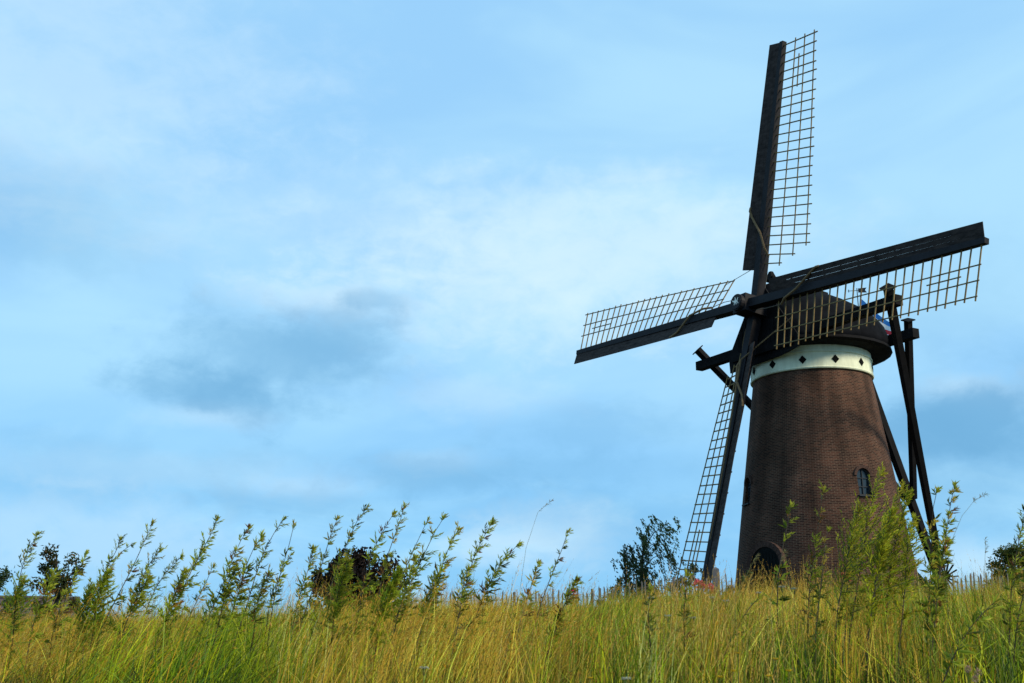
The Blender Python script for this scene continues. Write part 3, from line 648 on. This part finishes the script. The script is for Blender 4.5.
# ------------------------------------------------------------------ tall weeds in the meadow
LG = (0.40, 0.41, 0.040); MG = (0.245, 0.285, 0.020); DK = (0.090, 0.115, 0.010); YL = (0.42, 0.32, 0.04); RB = (0.20, 0.09, 0.025)
def weed(tx, ty, bx, by, Y, kind, label, seed):
    """stem from the ground to the tip; side shoots with narrow leaves, tufted tip"""
    rnd = random.Random(seed)
    T = at(tx, ty, Y); B1 = at(bx, by, Y + rnd.uniform(-.15, .15))
    dirv = B1 - T; z0 = gz(B1.x, B1.y); k = (z0 - B1.z) / dirv.z if dirv.z < -1e-3 else 0
    B = B1 + V((dirv.x * 0.45, dirv.y, dirv.z)) * max(0, k); B.z = gz(B.x, B.y) - 0.03
    t = thing('tall_weed', B, label, 'weed', 'tall leafy weeds standing in the grass')
    Ln = (T - B).length
    pts = []
    for i in range(13):
        u = i / 12; c0 = B.lerp(B1, min(1, u * 1.0)) if False else None
        # quadratic bezier through the visible base point so that the wind bends the upper part
        C_ = B1 * 1.0; q = B * (1 - u) ** 2 + C_ * 2 * u * (1 - u) + T * u ** 2
        pts.append(q + V((math.sin(u * 9 + seed), math.cos(u * 7 + seed), 0)) * 0.008 * Ln * (1 if 0 < i < 12 else 0))
    def px_y(p):
        c_, s_ = math.cos(PITCH), math.sin(PITCH); return 341.5 - FPX * (-p.y * s_ + p.z * c_) / (p.y * c_ + p.z * s_)
    def pos(u):
        f = u * 12; i = min(11, int(f)); return pts[i].lerp(pts[i + 1], f - i), (pts[i + 1] - pts[i]).normalized()
    bw_ = random.Random(seed + 999).uniform(0.0, 0.06)
    pts = [q + V((1, 0, -0.5)) * Ln * bw_ * (i / 12) ** 5 for i, q in enumerate(pts)]
    st = MB(); st.tube(pts, 0.0065 if Y > 7.5 else 0.006, 0.002, 5, (0.045, 0.030, 0.014))
    lf = MB(); wind = V((0.55, 0.1, 0.1))
    def leafat(p, d_, ln, col): lf.leaf(p, d_, V((rnd.gauss(0, 1), rnd.gauss(0, 1), rnd.gauss(0, 1))), ln, ln * rnd.uniform(0.17, 0.30), col, 0.3)
    S = 1.0
    if kind == 'spire': n, u0, shoot, nl, ll = 50, 0.30, 0.085, 8, 0.052
    elif kind == 'thin': n, u0, shoot, nl, ll = 27, 0.48, 0.055, 7, 0.050
    elif kind == 'bush': n, u0, shoot, nl, ll = 66, 0.34, 0.22, 17, 0.042
    elif kind == 'plume': n, u0, shoot, nl, ll = 48, 0.42, 0.07, 9, 0.048
    elif kind == 'feather': n, u0, shoot, nl, ll = 70, 0.40, 0.15, 18, 0.038
    else: n, u0, shoot, nl, ll = 16, 0.40, 0.06, 5, 0.055
    if kind != 'low':
        lim = {'feather': 632, 'bush': 590}.get(kind, 618)
        while u0 < 0.85 and px_y(pos(u0)[0]) > lim: u0 += 0.02
        ucut = u0; u0 = max(0.15, u0 - 0.22)
    else: ucut = u0
    n = int(n * rnd.uniform(0.8, 1.2)); shoot *= rnd.uniform(0.7, 1.25); ll *= rnd.uniform(0.8, 1.2); tintk = rnd.uniform(0.8, 1.2); yk = rnd.uniform(0.0, 2.0); bow = rnd.uniform(-0.01, 0.07)
    gaps = [rnd.uniform(0.5, 0.95) for _ in range(2)]
    for i in range(n):
        u = u0 + (1 - u0) * (i + rnd.random() * 0.7) / n
        p, d_ = pos(min(0.995, u)); a = i * 2.39996 + rnd.uniform(-.4, .4)
        ref = d_.cross(V((0.2, 1, 0.1))).normalized(); r2 = d_.cross(ref); out = ref * math.cos(a) + r2 * math.sin(a)
        if kind in ('spire', 'thin') and any(abs(u - g_) < 0.025 for g_ in gaps): continue
        full = (u - ucut + 0.20) / 0.34
        if rnd.random() > 0.12 + full: continue
        up_ = rnd.uniform(0.5, 1.25) if u > 0.6 else rnd.uniform(0.1, 0.7)
        sd = (out + d_ * (up_ if kind != 'bush' else up_ * 1.4) + wind * (0.5 if kind != 'bush' else 0.8)).normalized(); sl = shoot * rnd.uniform(0.5, 1.4) * (1.25 - 0.75 * u ** 2)
        if kind in ('bush', 'feather'): sl *= (0.35 + 0.8 * math.sin(math.pi * min(1, max(0, (u - u0) / (1 - u0))) ** 0.9)) * (0.55 + 0.6 * (0.5 + 0.5 * math.sin(u * 23 + seed * 1.7)))
        young = max(0, (u - 0.55) / 0.45)
        tone = rnd.uniform(0.75, 1.25) * tintk; base = [tuple(MG[q] * (1 - young) + LG[q] * young for q in range(3)), DK][0 if rnd.random() > 0.28 else 1]
        if rnd.random() < 0.06: base = RB
        elif rnd.random() < 0.10 * yk * (1 + young): base = YL
        if kind in ('bush', 'feather'): base = tuple(base[q] * 0.45 + ((0.42, 0.40, 0.016) if kind == 'bush' else (0.26, 0.32, 0.016))[q] * 0.55 for q in range(3))
        st.tube([p, p + sd * sl], 0.0028, 0.0014, 4, (0.06, 0.07, 0.02), cap=False)
        leafat(p, out * 0.9 + d_ * 0.25 + wind * 0.4 - UP * 0.15, ll * rnd.uniform(1.0, 1.7) * (1.2 - 0.5 * young), jit(rnd, tuple(x * tone * 0.9 for x in base), 0.2))
        for j in range(nl):
            f = (j + 0.6) / nl; aa = j * 2.4 + rnd.random(); o2 = (sd.cross(V((0.3, 0.2, 1))).normalized() * math.cos(aa) + sd.cross(V((1, 0.1, 0))).normalized() * math.sin(aa))
            leafat(p + sd * sl * f, o2 * rnd.uniform(0.45, 0.9) + sd * 0.9 + wind * 0.35, ll * rnd.uniform(0.65, 1.15) * (1.15 - 0.45 * young), jit(rnd, tuple(x * tone for x in base), 0.25))
    for j in range(16 if kind != 'thin' else 10):   # tip tuft
        p, d_ = pos(0.975 + 0.025 * rnd.random()); a = rnd.random() * 6.28; ref = d_.cross(V((0.2, 1, 0.1))).normalized(); r2 = d_.cross(ref)
        leafat(p, (ref * math.cos(a) + r2 * math.sin(a)) * rnd.uniform(0.3, 0.8) + d_ + wind * 0.2, ll * rnd.uniform(0.6, 1.0), jit(rnd, LG if rnd.random() < 0.75 else YL, 0.25))
    st.build('stem', M['stem'], t, B); lf.build('leaves', M['leaf'], t, B)

WEEDS = [
 (48, 572, 34, 625, 8.4, 'spire', 'low leafy weed in front of the tiled roof, left of the dark oak'),
 (140, 574, 122, 628, 8.2, 'spire', 'short leafy weed right of the light green bush'),
 (182, 570, 160, 625, 8.6, 'spire', 'short dense weed at the foot of the weed with three tufts'),
 (230, 566, 214, 622, 8.4, 'spire', 'short dense weed at the foot of the close pair of leafy weeds'),
 (265, 572, 250, 630, 8.2, 'spire', 'short dense weed at the foot of the fan topped weed'),
 (346, 560, 330, 628, 8.0, 'feather', 'yellow green leafy clump covering the left foot of the copper shrub'),
 (392, 566, 376, 632, 8.0, 'feather', 'yellow green leafy clump covering the right foot of the copper shrub'),
 (410, 556, 394, 628, 8.4, 'spire', 'short leafy weed just right of the copper shrub'),
 (432, 572, 418, 632, 8.2, 'spire', 'short dense weed left of the large yellow tipped weed'),
 (466, 568, 452, 640, 8.0, 'spire', 'short dense weed at the right foot of the large yellow tipped weed'),
 (20, 578, 10, 630, 8.0, 'feather', 'leafy green clump at the left edge in front of the tiled roof'),
 (33, 531, 14, 592, 10.5, 'spire', 'pale leafy weed at the far left, standing left of the dark oak'),
 (84, 552, 62, 604, 9.0, 'thin', 'short slim weed just right of the dark oak'),
 (118, 537, 88, 604, 9.5, 'spire', 'leafy weed with a bent tip above the feathery bush on the left'),
 (153, 522, 105, 612, 9.0, 'spire', 'long weed leaning far right over the feathery bush, tallest of the leftmost cluster'),
 (128, 540, 84, 590, 10.5, 'thin', 'thin weed with a rusty leaf between the oak and the longest leaning weed'),
 (158, 548, 116, 622, 8.8, 'spire', 'weed leaning right just below the tip of the longest left weed'),
 (175, 552, 140, 610, 10.0, 'spire', 'weed with three staggered tufts left of the tall slanting twin'),
 (200, 548, 168, 606, 10.2, 'spire', 'densely leafed weed leaning under the tall slanting tip on the left'),
 (215, 517, 172, 606, 9.4, 'spire', 'tall slanting weed with a bare neck and small tip tuft on the left'),
 (213, 565, 190, 608, 11.0, 'thin', 'short weed in the dip right of the tall slanting one'),
 (243, 525, 208, 608, 10.0, 'spire', 'weed with a feathery top, left of a close pair of leafy weeds'),
 (256, 534, 228, 608, 9.6, 'spire', 'bushy weed in the middle of the left trio'),
 (279, 515, 240, 606, 9.2, 'spire', 'tall dense weed with a fan shaped top, left of the open gap of sky'),
 (291, 523, 262, 660, 9.0, 'thin', 'thin dark stemmed weed whose bare stem runs deep into the grass'),
 (284, 550, 268, 604, 10.5, 'thin', 'short weed crowded behind the fan topped weed'),
 (312, 548, 296, 604, 10.2, 'spire', 'first weed at the left edge of the copper shrub, shortest of its row'),
 (335, 516, 304, 604, 9.4, 'spire', 'weed with a curled yellowish top in front of the copper shrub'),
 (362, 503, 316, 604, 9.2, 'spire', 'tall weed arching over the copper shrub, highest of the middle group'),
 (351, 534, 326, 600, 10.2, 'thin', 'thin weed half hidden before the dark copper shrub'),
 (384, 508, 356, 600, 9.8, 'spire', 'slender weed rising from the right half of the copper shrub'),
 (398, 502, 376, 604, 9.3, 'spire', 'tall upright weed at the right edge of the copper shrub'),
 (418, 515, 392, 604, 10.4, 'thin', 'thin weed with a small plume right of the copper shrub'),
 (438, 514, 396, 604, 9.6, 'spire', 'weed with a forked bent top, second right of the copper shrub'),
 (455, 527, 420, 612, 9.4, 'spire', 'bushy weed left of the tall dark stemmed one near the centre'),
 (481, 516, 446, 645, 8.6, 'spire', 'large dense weed with yellow tip, its dark stem reaching far down the grass'),
 (513, 541, 472, 606, 9.4, 'spire', 'leaning weed with a tufted head left of the paling fence'),
 (514, 616, 505, 650, 8.6, 'low', 'small dark weed low in the grass near the centre'),
 (564, 528, 528, 640, 8.6, 'thin', 'lone bare necked weed with a pale tip at the centre of the field'),
 (536, 562, 520, 612, 9.4, 'thin', 'small weed leaning left of the lone bare necked weed'),
 (569, 576, 540, 668, 7.6, 'spire', 'stout weed with broad leaves beside the deep pink rose'),
 (752, 592, 712, 668, 7.2, 'low', 'bare dark stem slanting right in the grass before the tower door'),
 (647, 588, 650, 650, 7.4, 'low', 'upright dark stem with few leaves below the tall birch'),
 (686, 574, 684, 640, 7.6, 'low', 'weed standing in line with the tip of the lowest sail'),
 (783, 500, 776, 606, 8.0, 'thin', 'blurred slim weed in front of the tower door'),
 (817, 484, 808, 608, 8.0, 'spire', 'upright leafy weed before the middle of the brick tower'),
 (826, 528, 815, 608, 8.0, 'thin', 'short single tuft weed beside the upright weed on the brick wall'),
 (873, 464, 850, 606, 8.0, 'bush', 'big blurred bushy weed reaching up to the arched window'),
 (891, 478, 866, 606, 8.2, 'bush', 'yellow green bushy weed right of the arched window'),
 (858, 516, 842, 606, 8.4, 'bush', 'lower bushy weed at the left of the blurred thicket'),
 (901, 488, 884, 606, 8.1, 'bush', 'dense bushy weed before the right edge of the brick tower'),
 (880, 535, 874, 608, 8.4, 'bush', 'short bushy weed filling the foot of the blurred thicket'),
 (953, 484, 932, 600, 8.2, 'plume', 'thick plumed weed with a curved top covering the foot of the tail pole'),
 (930, 486, 928, 600, 8.4, 'spire', 'leafy weed beside the braces, just left of the curved plume'),
 (946, 540, 926, 660, 7.4, 'spire', 'weed with a long dark stem below the curved plume'),
 (985, 596, 938, 672, 6.4, 'low', 'broad leaved weed lying low in the right hand grass'),
 (1023, 506, 1006, 612, 7.8, 'spire', 'tall leafy weed cut by the right edge of the photo'),
 (1036, 540, 1014, 620, 7.6, 'spire', 'second weed at the right edge, lower and half out of frame'),
 (852, 505, 836, 608, 7.6, 'bush', 'soft bushy weed at the front left of the blurred thicket'),
 (884, 505, 868, 608, 7.6, 'bush', 'soft bushy weed at the very front of the blurred thicket'),
 (912, 515, 898, 606, 7.9, 'bush', 'bushy weed at the right end of the blurred thicket, over the tower corner'),
 (105, 570, 92, 622, 8.4, 'feather', 'light green feathery bush in the grass at the left'),
 (82, 584, 86, 622, 8.6, 'feather', 'smaller feathery clump on the left side of the light green bush'),
 (60, 592, 52, 640, 8.6, 'low', 'leafy stem in the straw coloured grass below the oak'),
]
for i, w in enumerate(WEEDS): weed(*w, seed=100 + i)

# tall arching grass stalks standing clear of the meadow
def stalk(pts, Y, label, seed, r=0.0016, head=0.25):
    P_ = [at(x, y, Y) for x, y in pts]; b = P_[0]; k = V((b.x, b.y, gz(b.x, b.y) - 0.02)); rnd = random.Random(seed)
    m = MB(); col = (0.26, 0.24, 0.10); full = [k] + P_; m.tube(full, r, r * 0.5, 5, col)
    for i in range(26):
        f = 1 - head * rnd.random(); u = f * (len(full) - 1); q = full[int(u)].lerp(full[min(len(full) - 1, int(u) + 1)], u - int(u))
        m.leaf(q, V((rnd.gauss(0.6, .5), rnd.gauss(0, .5), rnd.gauss(0.5, .5))), UP, 0.03, 0.005, jit(rnd, (0.30, 0.24, 0.10)))
    o = m.build('grass_stalk', M['leaf'], None, k); o.location = k; tag(o, label, 'grass stalk', 'tall grass stalks above the meadow')
stalk([(944, 575), (950, 545), (962, 516), (974, 501), (986, 494)], 7.5, 'pale grass stalk arching right of the curved plume', 1)
stalk([(984, 590), (985, 560), (985.5, 537)], 8.0, 'straight thin grass spike above the right paling fence', 2)
stalk([(470, 600), (474, 575), (474, 558)], 9.0, 'thin upright grass spike left of the paling fence', 3)
stalk([(520, 590), (526, 548), (538, 512), (552, 500)], 9.0, 'thin grass stalk bending right near the centre', 4)
stalk([(735, 600), (751, 566), (757, 556)], 7.0, 'dry stalk slanting across the left edge of the tower door', 5)
stalk([(770, 600), (780, 565), (785, 552)], 7.0, 'dry stalk slanting across the right edge of the tower door', 6)

# wild flowers
def flower(px, py, Y, kind, label, seed):
    rnd = random.Random(seed); c0 = at(px, py, Y); b = V((c0.x - 0.04, c0.y + 0.02, gz(c0.x, c0.y)))
    name, cat, group = {'y': ('yellow_flower', 'flower', 'yellow flowers low in the grass'), 'w': ('white_yarrow', 'flower', 'white flower heads in the meadow'), 'p': ('clover_flower', 'flower', 'pale round flower heads')}[kind]
    t = thing(name, b, label, cat, group); s = MB(); h = MB()
    s.tube([b - UP * 0.02, b.lerp(c0, 0.6) + V((0.01, 0, 0)), c0], 0.002, 0.0014, 4, (0.07, 0.10, 0.02))
    if kind == 'y':
        for k in range(22):
            a = k * 2.4; h.leaf(c0, V((math.cos(a), math.sin(a) , 0.35 + 0.5 * rnd.random())), UP, 0.016 + 0.006 * rnd.random(), 0.007, jit(rnd, (0.75, 0.48, 0.02), .15))
    elif kind == 'w':
        for k in range(40):
            a = rnd.random() * 6.28; rr_ = 0.024 * rnd.random() ** .5; q = c0 + V((math.cos(a) * rr_, math.sin(a) * rr_, rnd.uniform(-.004, .006)))
            for j in range(3): h.leaf(q, V((rnd.gauss(0, 1), rnd.gauss(0, 1), 0.4)), UP, 0.007, 0.006, jit(rnd, (0.5, 0.5, 0.40), .15))
            if k < 8: s.tube([c0 - UP * 0.04, q], 0.001, 0.001, 3, (0.09, 0.12, 0.04))
    else:
        for k in range(60):
            d_ = V((rnd.gauss(0, 1), rnd.gauss(0, 1), rnd.gauss(0, 1))).normalized(); h.leaf(c0 + d_ * 0.006, d_, UP, 0.014, 0.006, jit(rnd, (0.45, 0.30, 0.20), .2))
    s.build('stem', M['stem'], t, b); h.build('flower_head', M['petal'], t, b)
FL = [(738, 654, 5.6, 'y', 'yellow flower low in the grass left of the tower door'), (776, 660, 5.6, 'y', 'largest yellow flower, low in the grass under the tower door'), (789, 672, 5.4, 'y', 'yellow flower near the bottom edge right of the largest one'),
 (720, 678, 5.4, 'y', 'yellow flower at the bottom edge below the lowest sail'), (769, 677, 5.4, 'y', 'yellow flower at the bottom edge beneath the largest one'), (733, 672, 5.5, 'y', 'yellow flower near the bottom edge, between two others'), (590, 679, 5.5, 'y', 'yellow flower at the bottom edge right of centre, away from the rest'),
 (782, 587, 8.5, 'w', 'white yarrow head at grass top beside the tower door'), (712, 598, 8.2, 'w', 'white yarrow head below the pink roses'), (726, 601, 8.2, 'w', 'white yarrow head under the grey wooden post'), (759, 593, 8.6, 'w', 'white yarrow head at the left corner of the tower'),
 (794, 589, 8.6, 'w', 'white yarrow head before the brick wall, right of the door'), (651, 598, 8.6, 'w', 'white yarrow head below the tall birch'), (686, 594, 8.8, 'w', 'white yarrow head left of the pink roses'), (600, 600, 8.8, 'w', 'white yarrow head below the left end of the birches'),
 (626, 679, 5.6, 'w', 'white flower at the bottom edge right of centre'), (424, 668, 6.0, 'w', 'white flower low in the grass left of centre'), (668, 616, 8.0, 'w', 'white yarrow head lower in the grass, left of the lowest sail'), (693, 618, 8.0, 'w', 'white yarrow head lower in the grass, under the lowest sail'),
 (968, 669, 5.5, 'p', 'upper of three pale round heads at the lower right'), (975, 679, 5.4, 'p', 'lowest of three pale round heads at the lower right'), (978, 672, 5.5, 'p', 'rightmost of three pale round heads at the lower right')]
for i, f in enumerate(FL): flower(*f, seed=300 + i)

# ------------------------------------------------------------------ the meadow itself
rng = np.random.default_rng(8)
def field(x, y, s=1.0, ph=0.0):
    return (np.sin(x * 0.9 * s + 1.7 + ph + 0.6 * np.sin(y * 0.7)) + np.sin(x * 2.1 * s - y * 0.8 + 0.5 + ph) * 0.7 + np.sin(y * 1.6 * s + x * 0.5 + 2.2 * ph) * 0.6 + np.sin(x * 4.3 * s + y * 2.3 + ph) * 0.4) / 2.7
def scatter(n, y0, y1, pw=1.0):
    y = np.sqrt(rng.random(n) ** pw * (y1 ** 2 - y0 ** 2) + y0 ** 2); x = (rng.random(n) * 2 - 1) * (y * 0.50 + 0.8)
    return x, y
class GB:
    def __init__(s): s.v = []; s.f = []; s.c = []; s.o = 0
    def strips(s, P, W, C, segs):
        """P (n,segs+1,3) centre points, W (n,segs+1,3) half width vectors, C (n,segs+1,3) colours"""
        n = len(P); q = np.stack([P - W, P + W], 2).reshape(-1, 3); s.v.append(q)
        s.c.append(np.repeat(C.reshape(-1, 3), 2, 0)); k = np.arange(segs) * 2
        b = (np.arange(n) * (segs + 1) * 2)[:, None] + k[None] + s.o
        s.f.append(np.stack([b, b + 1, b + 3, b + 2], 2).reshape(-1, 4)); s.o += len(q)
    def build(s, name, m):
        v = np.concatenate(s.v).astype(np.float32); f = np.concatenate(s.f).astype(np.int32); c_ = np.concatenate(s.c)
        me = bpy.data.meshes.new(name); me.vertices.add(len(v)); me.vertices.foreach_set('co', v.ravel())
        me.loops.add(f.size); me.loops.foreach_set('vertex_index', f.ravel()); me.polygons.add(len(f)); me.polygons.foreach_set('loop_start', np.arange(len(f), dtype=np.int32) * 4)
        me.update(calc_edges=True); me.validate()
        a = me.color_attributes.new('Col', 'FLOAT_COLOR', 'POINT'); a.data.foreach_set('color', np.concatenate([c_, np.ones((len(c_), 1))], 1).astype(np.float32).ravel())
        me.materials.append(m); ob = bpy.data.objects.new(name, me); COL.objects.link(ob); return ob
def blades(gb, n, y0, y1, h0, h1, w, col_lo, col_hi, bend, windx, segs=4, thresh=None, pw=1.0, tuss=12, spread=0.075):
    """tussocks: blades share a root patch, a height, a tone and a lean"""
    nt_ = max(1, n // tuss); xc, yc = scatter(nt_, y0, y1, pw)
    if thresh is not None: k = thresh(xc, yc) > rng.random(nt_); xc, yc = xc[k], yc[k]; nt_ = len(xc)
    cnt = np.maximum(2, (tuss * rng.lognormal(0, 0.5, nt_))).astype(int); idx = np.repeat(np.arange(nt_), cnt); n = len(idx)
    sp_ = spread * (1 + yc / 25)
    x = xc[idx] + rng.normal(0, 1, n) * sp_[idx]; y = yc[idx] + rng.normal(0, 1, n) * sp_[idx]
    th_ = rng.uniform(0.78, 1.16, nt_)[idx]; tt = rng.lognormal(-0.06, 0.42, nt_)[idx]; tl = rng.uniform(0.3, 1.6, nt_)[idx]; tm_ = rng.normal(0, 0.3, nt_)[idx]
    z = ground(x, y); h = rng.uniform(h0, h1, n) * th_ * (1 + 0.14 * field(x, y, 1.3, 2.0)); a = rng.random(n) * 6.283; bd_ = np.abs(rng.normal(0, 1, n)) * bend
    bx, by = np.cos(a) * bd_ + windx * tl * rng.uniform(0.5, 1.3, n) * np.clip(0.9 - 2.4 * x / y, 0.05, 2.0), np.sin(a) * bd_
    u = np.linspace(0, 1, segs + 1)[None]
    P = np.stack([x[:, None] + bx[:, None] * h[:, None] * u ** 2, y[:, None] + by[:, None] * h[:, None] * u ** 2, z[:, None] - 0.03 + h[:, None] * u * (1 - 0.25 * u * np.minimum(1.4, np.hypot(bx, by))[:, None])], 2)
    th = rng.random(n) * 3.1416; wd = (w * rng.uniform(0.6, 1.4, n))[:, None] * (1 - u ** 2 * 0.95) / 2
    Wv = np.stack([np.cos(th)[:, None] * wd, np.sin(th)[:, None] * wd * 0.7, np.zeros_like(wd)], 2)
    mixv = np.clip(0.5 + 0.45 * patchy(x, y) + 0.25 * field(x, y, 1.0, 1.0) + tm_ + rng.normal(0, 0.2, n), 0, 1)[:, None, None]
    C = (np.array(col_lo) * (1 - mixv) + np.array(col_hi) * mixv) * (tt * rng.lognormal(0, 0.40, n)).clip(0.25, 2.2)[:, None, None] * np.ones((1, segs + 1, 1))
    gb.strips(P, Wv, C.clip(0, 0.85), segs)
    return x, y, z, h, P
def panicles(gb, P, n_sp, size, col, wfac=0.22):
    tip = P[:, -1]; d_ = P[:, -1] - P[:, -2]; d_ /= np.linalg.norm(d_, axis=1)[:, None]; n = len(P)
    tone = (1 + rng.normal(0, 0.25, n)).clip(0.5, 1.6)[:, None, None]
    for k in range(n_sp):
        f = rng.random(n)[:, None]; b = tip - d_ * size * f
        r = rng.normal(0, 1, (n, 3)); e = d_ * 0.9 + r * 0.24 + np.array([0.12, 0, 0.0]); e /= np.linalg.norm(e, axis=1)[:, None]
        ln = size * rng.uniform(0.10, 0.20, n)[:, None] * (0.5 + 0.7 * f)
        u = np.array([0, 0.5, 1.0])[None, :, None]; Q = b[:, None] + e[:, None] * ln[:, None] * u
        s = np.cross(e, rng.normal(0, 1, (n, 3))); s /= np.linalg.norm(s, axis=1)[:, None]
        Wv = s[:, None] * (ln[:, None] * wfac / 2) * np.array([0.3, 1.0, 0.15])[None, :, None]
        gb.strips(Q, Wv, np.array(col)[None, None] * tone * np.ones((1, 3, 1)), 2)
GREEN_LO, GREEN_HI = (0.062, 0.135, 0.002), (0.33, 0.340, 0.006); STRAW_LO, STRAW_HI = (0.40, 0.205, 0.010), (0.68, 0.43, 0.050)
def patchy(x, y):
    f = 0
    for cx, k, w in ((-3.7, .8, .6), (-2.3, -1.0, .75), (-1.2, .3, .4), (-0.5, .9, .4), (0.4, -.4, .4), (0.95, -.7, .35), (1.4, .6, .25), (1.85, -.7, .3), (2.4, .3, .3), (2.85, .8, .3), (3.4, -.8, .5)):
        f = f + k * np.exp(-((x - cx * (y / 9.0) ** 0.5) / w) ** 2)
    return 0.5 * f + 0.35 * field(x, y, 0.8, 0.3)
dry = lambda x, y: np.clip(0.42 + 1.2 * patchy(x, y), 0.08, 1)
wet = lambda x, y: np.clip(0.66 - 1.2 * patchy(x, y), 0.18, 1)
gb = GB()
blades(gb, 30000, 6.3, 15, 0.40, 0.85, 0.0065, GREEN_LO, GREEN_HI, 0.52, 0.20, thresh=wet)
blades(gb, 4500, 6.6, 14, 0.45, 0.9, 0.006, GREEN_LO, GREEN_HI, 1.1, 0.3, tuss=5)
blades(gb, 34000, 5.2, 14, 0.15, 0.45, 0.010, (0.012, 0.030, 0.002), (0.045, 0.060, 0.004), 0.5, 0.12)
blades(gb, 34000, 14, 32, 0.45, 0.85, 0.010, GREEN_LO, GREEN_HI, 0.3, 0.2, segs=3)
blades(gb, 14000, 30, 56, 0.35, 0.72, 0.016, GREEN_LO, GREEN_HI, 0.3, 0.2, segs=2)
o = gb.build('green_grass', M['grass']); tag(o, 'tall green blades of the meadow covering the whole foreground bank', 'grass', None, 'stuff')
gb = GB()
_, _, _, _, P1 = blades(gb, 30000, 6.6, 15, 0.52, 0.90, 0.0042, STRAW_LO, STRAW_HI, 0.30, 0.24, thresh=dry)
panicles(gb, P1, 10, 0.14, (0.46, 0.245, 0.022), 0.15)
_, _, _, _, P2 = blades(gb, 22000, 14, 32, 0.60, 0.92, 0.0065, STRAW_LO, STRAW_HI, 0.2, 0.24, segs=3, thresh=dry)
panicles(gb, P2, 7, 0.17, (0.46, 0.245, 0.022), 0.22)
_, _, _, _, P3 = blades(gb, 9000, 30, 56, 0.5, 0.85, 0.012, STRAW_LO, STRAW_HI, 0.2, 0.24, segs=2)
panicles(gb, P3, 2, 0.2, (0.42, 0.24, 0.03), 0.2)
blades(gb, 7000, 6.3, 15, 0.35, 0.7, 0.005, STRAW_LO, STRAW_HI, 0.9, 0.25, thresh=dry, tuss=6)
_, _, _, _, P4 = blades(gb, 2200, 7.0, 14, 0.7, 1.0, 0.0045, (0.55, 0.34, 0.05), (0.70, 0.50, 0.13), 0.25, 0.25)
panicles(gb, P4, 9, 0.15, (0.50, 0.28, 0.05), 0.14)
o = gb.build('dry_grass', M['grass']); tag(o, 'straw coloured stems and seed heads mixed through the green meadow', 'grass', None, 'stuff')
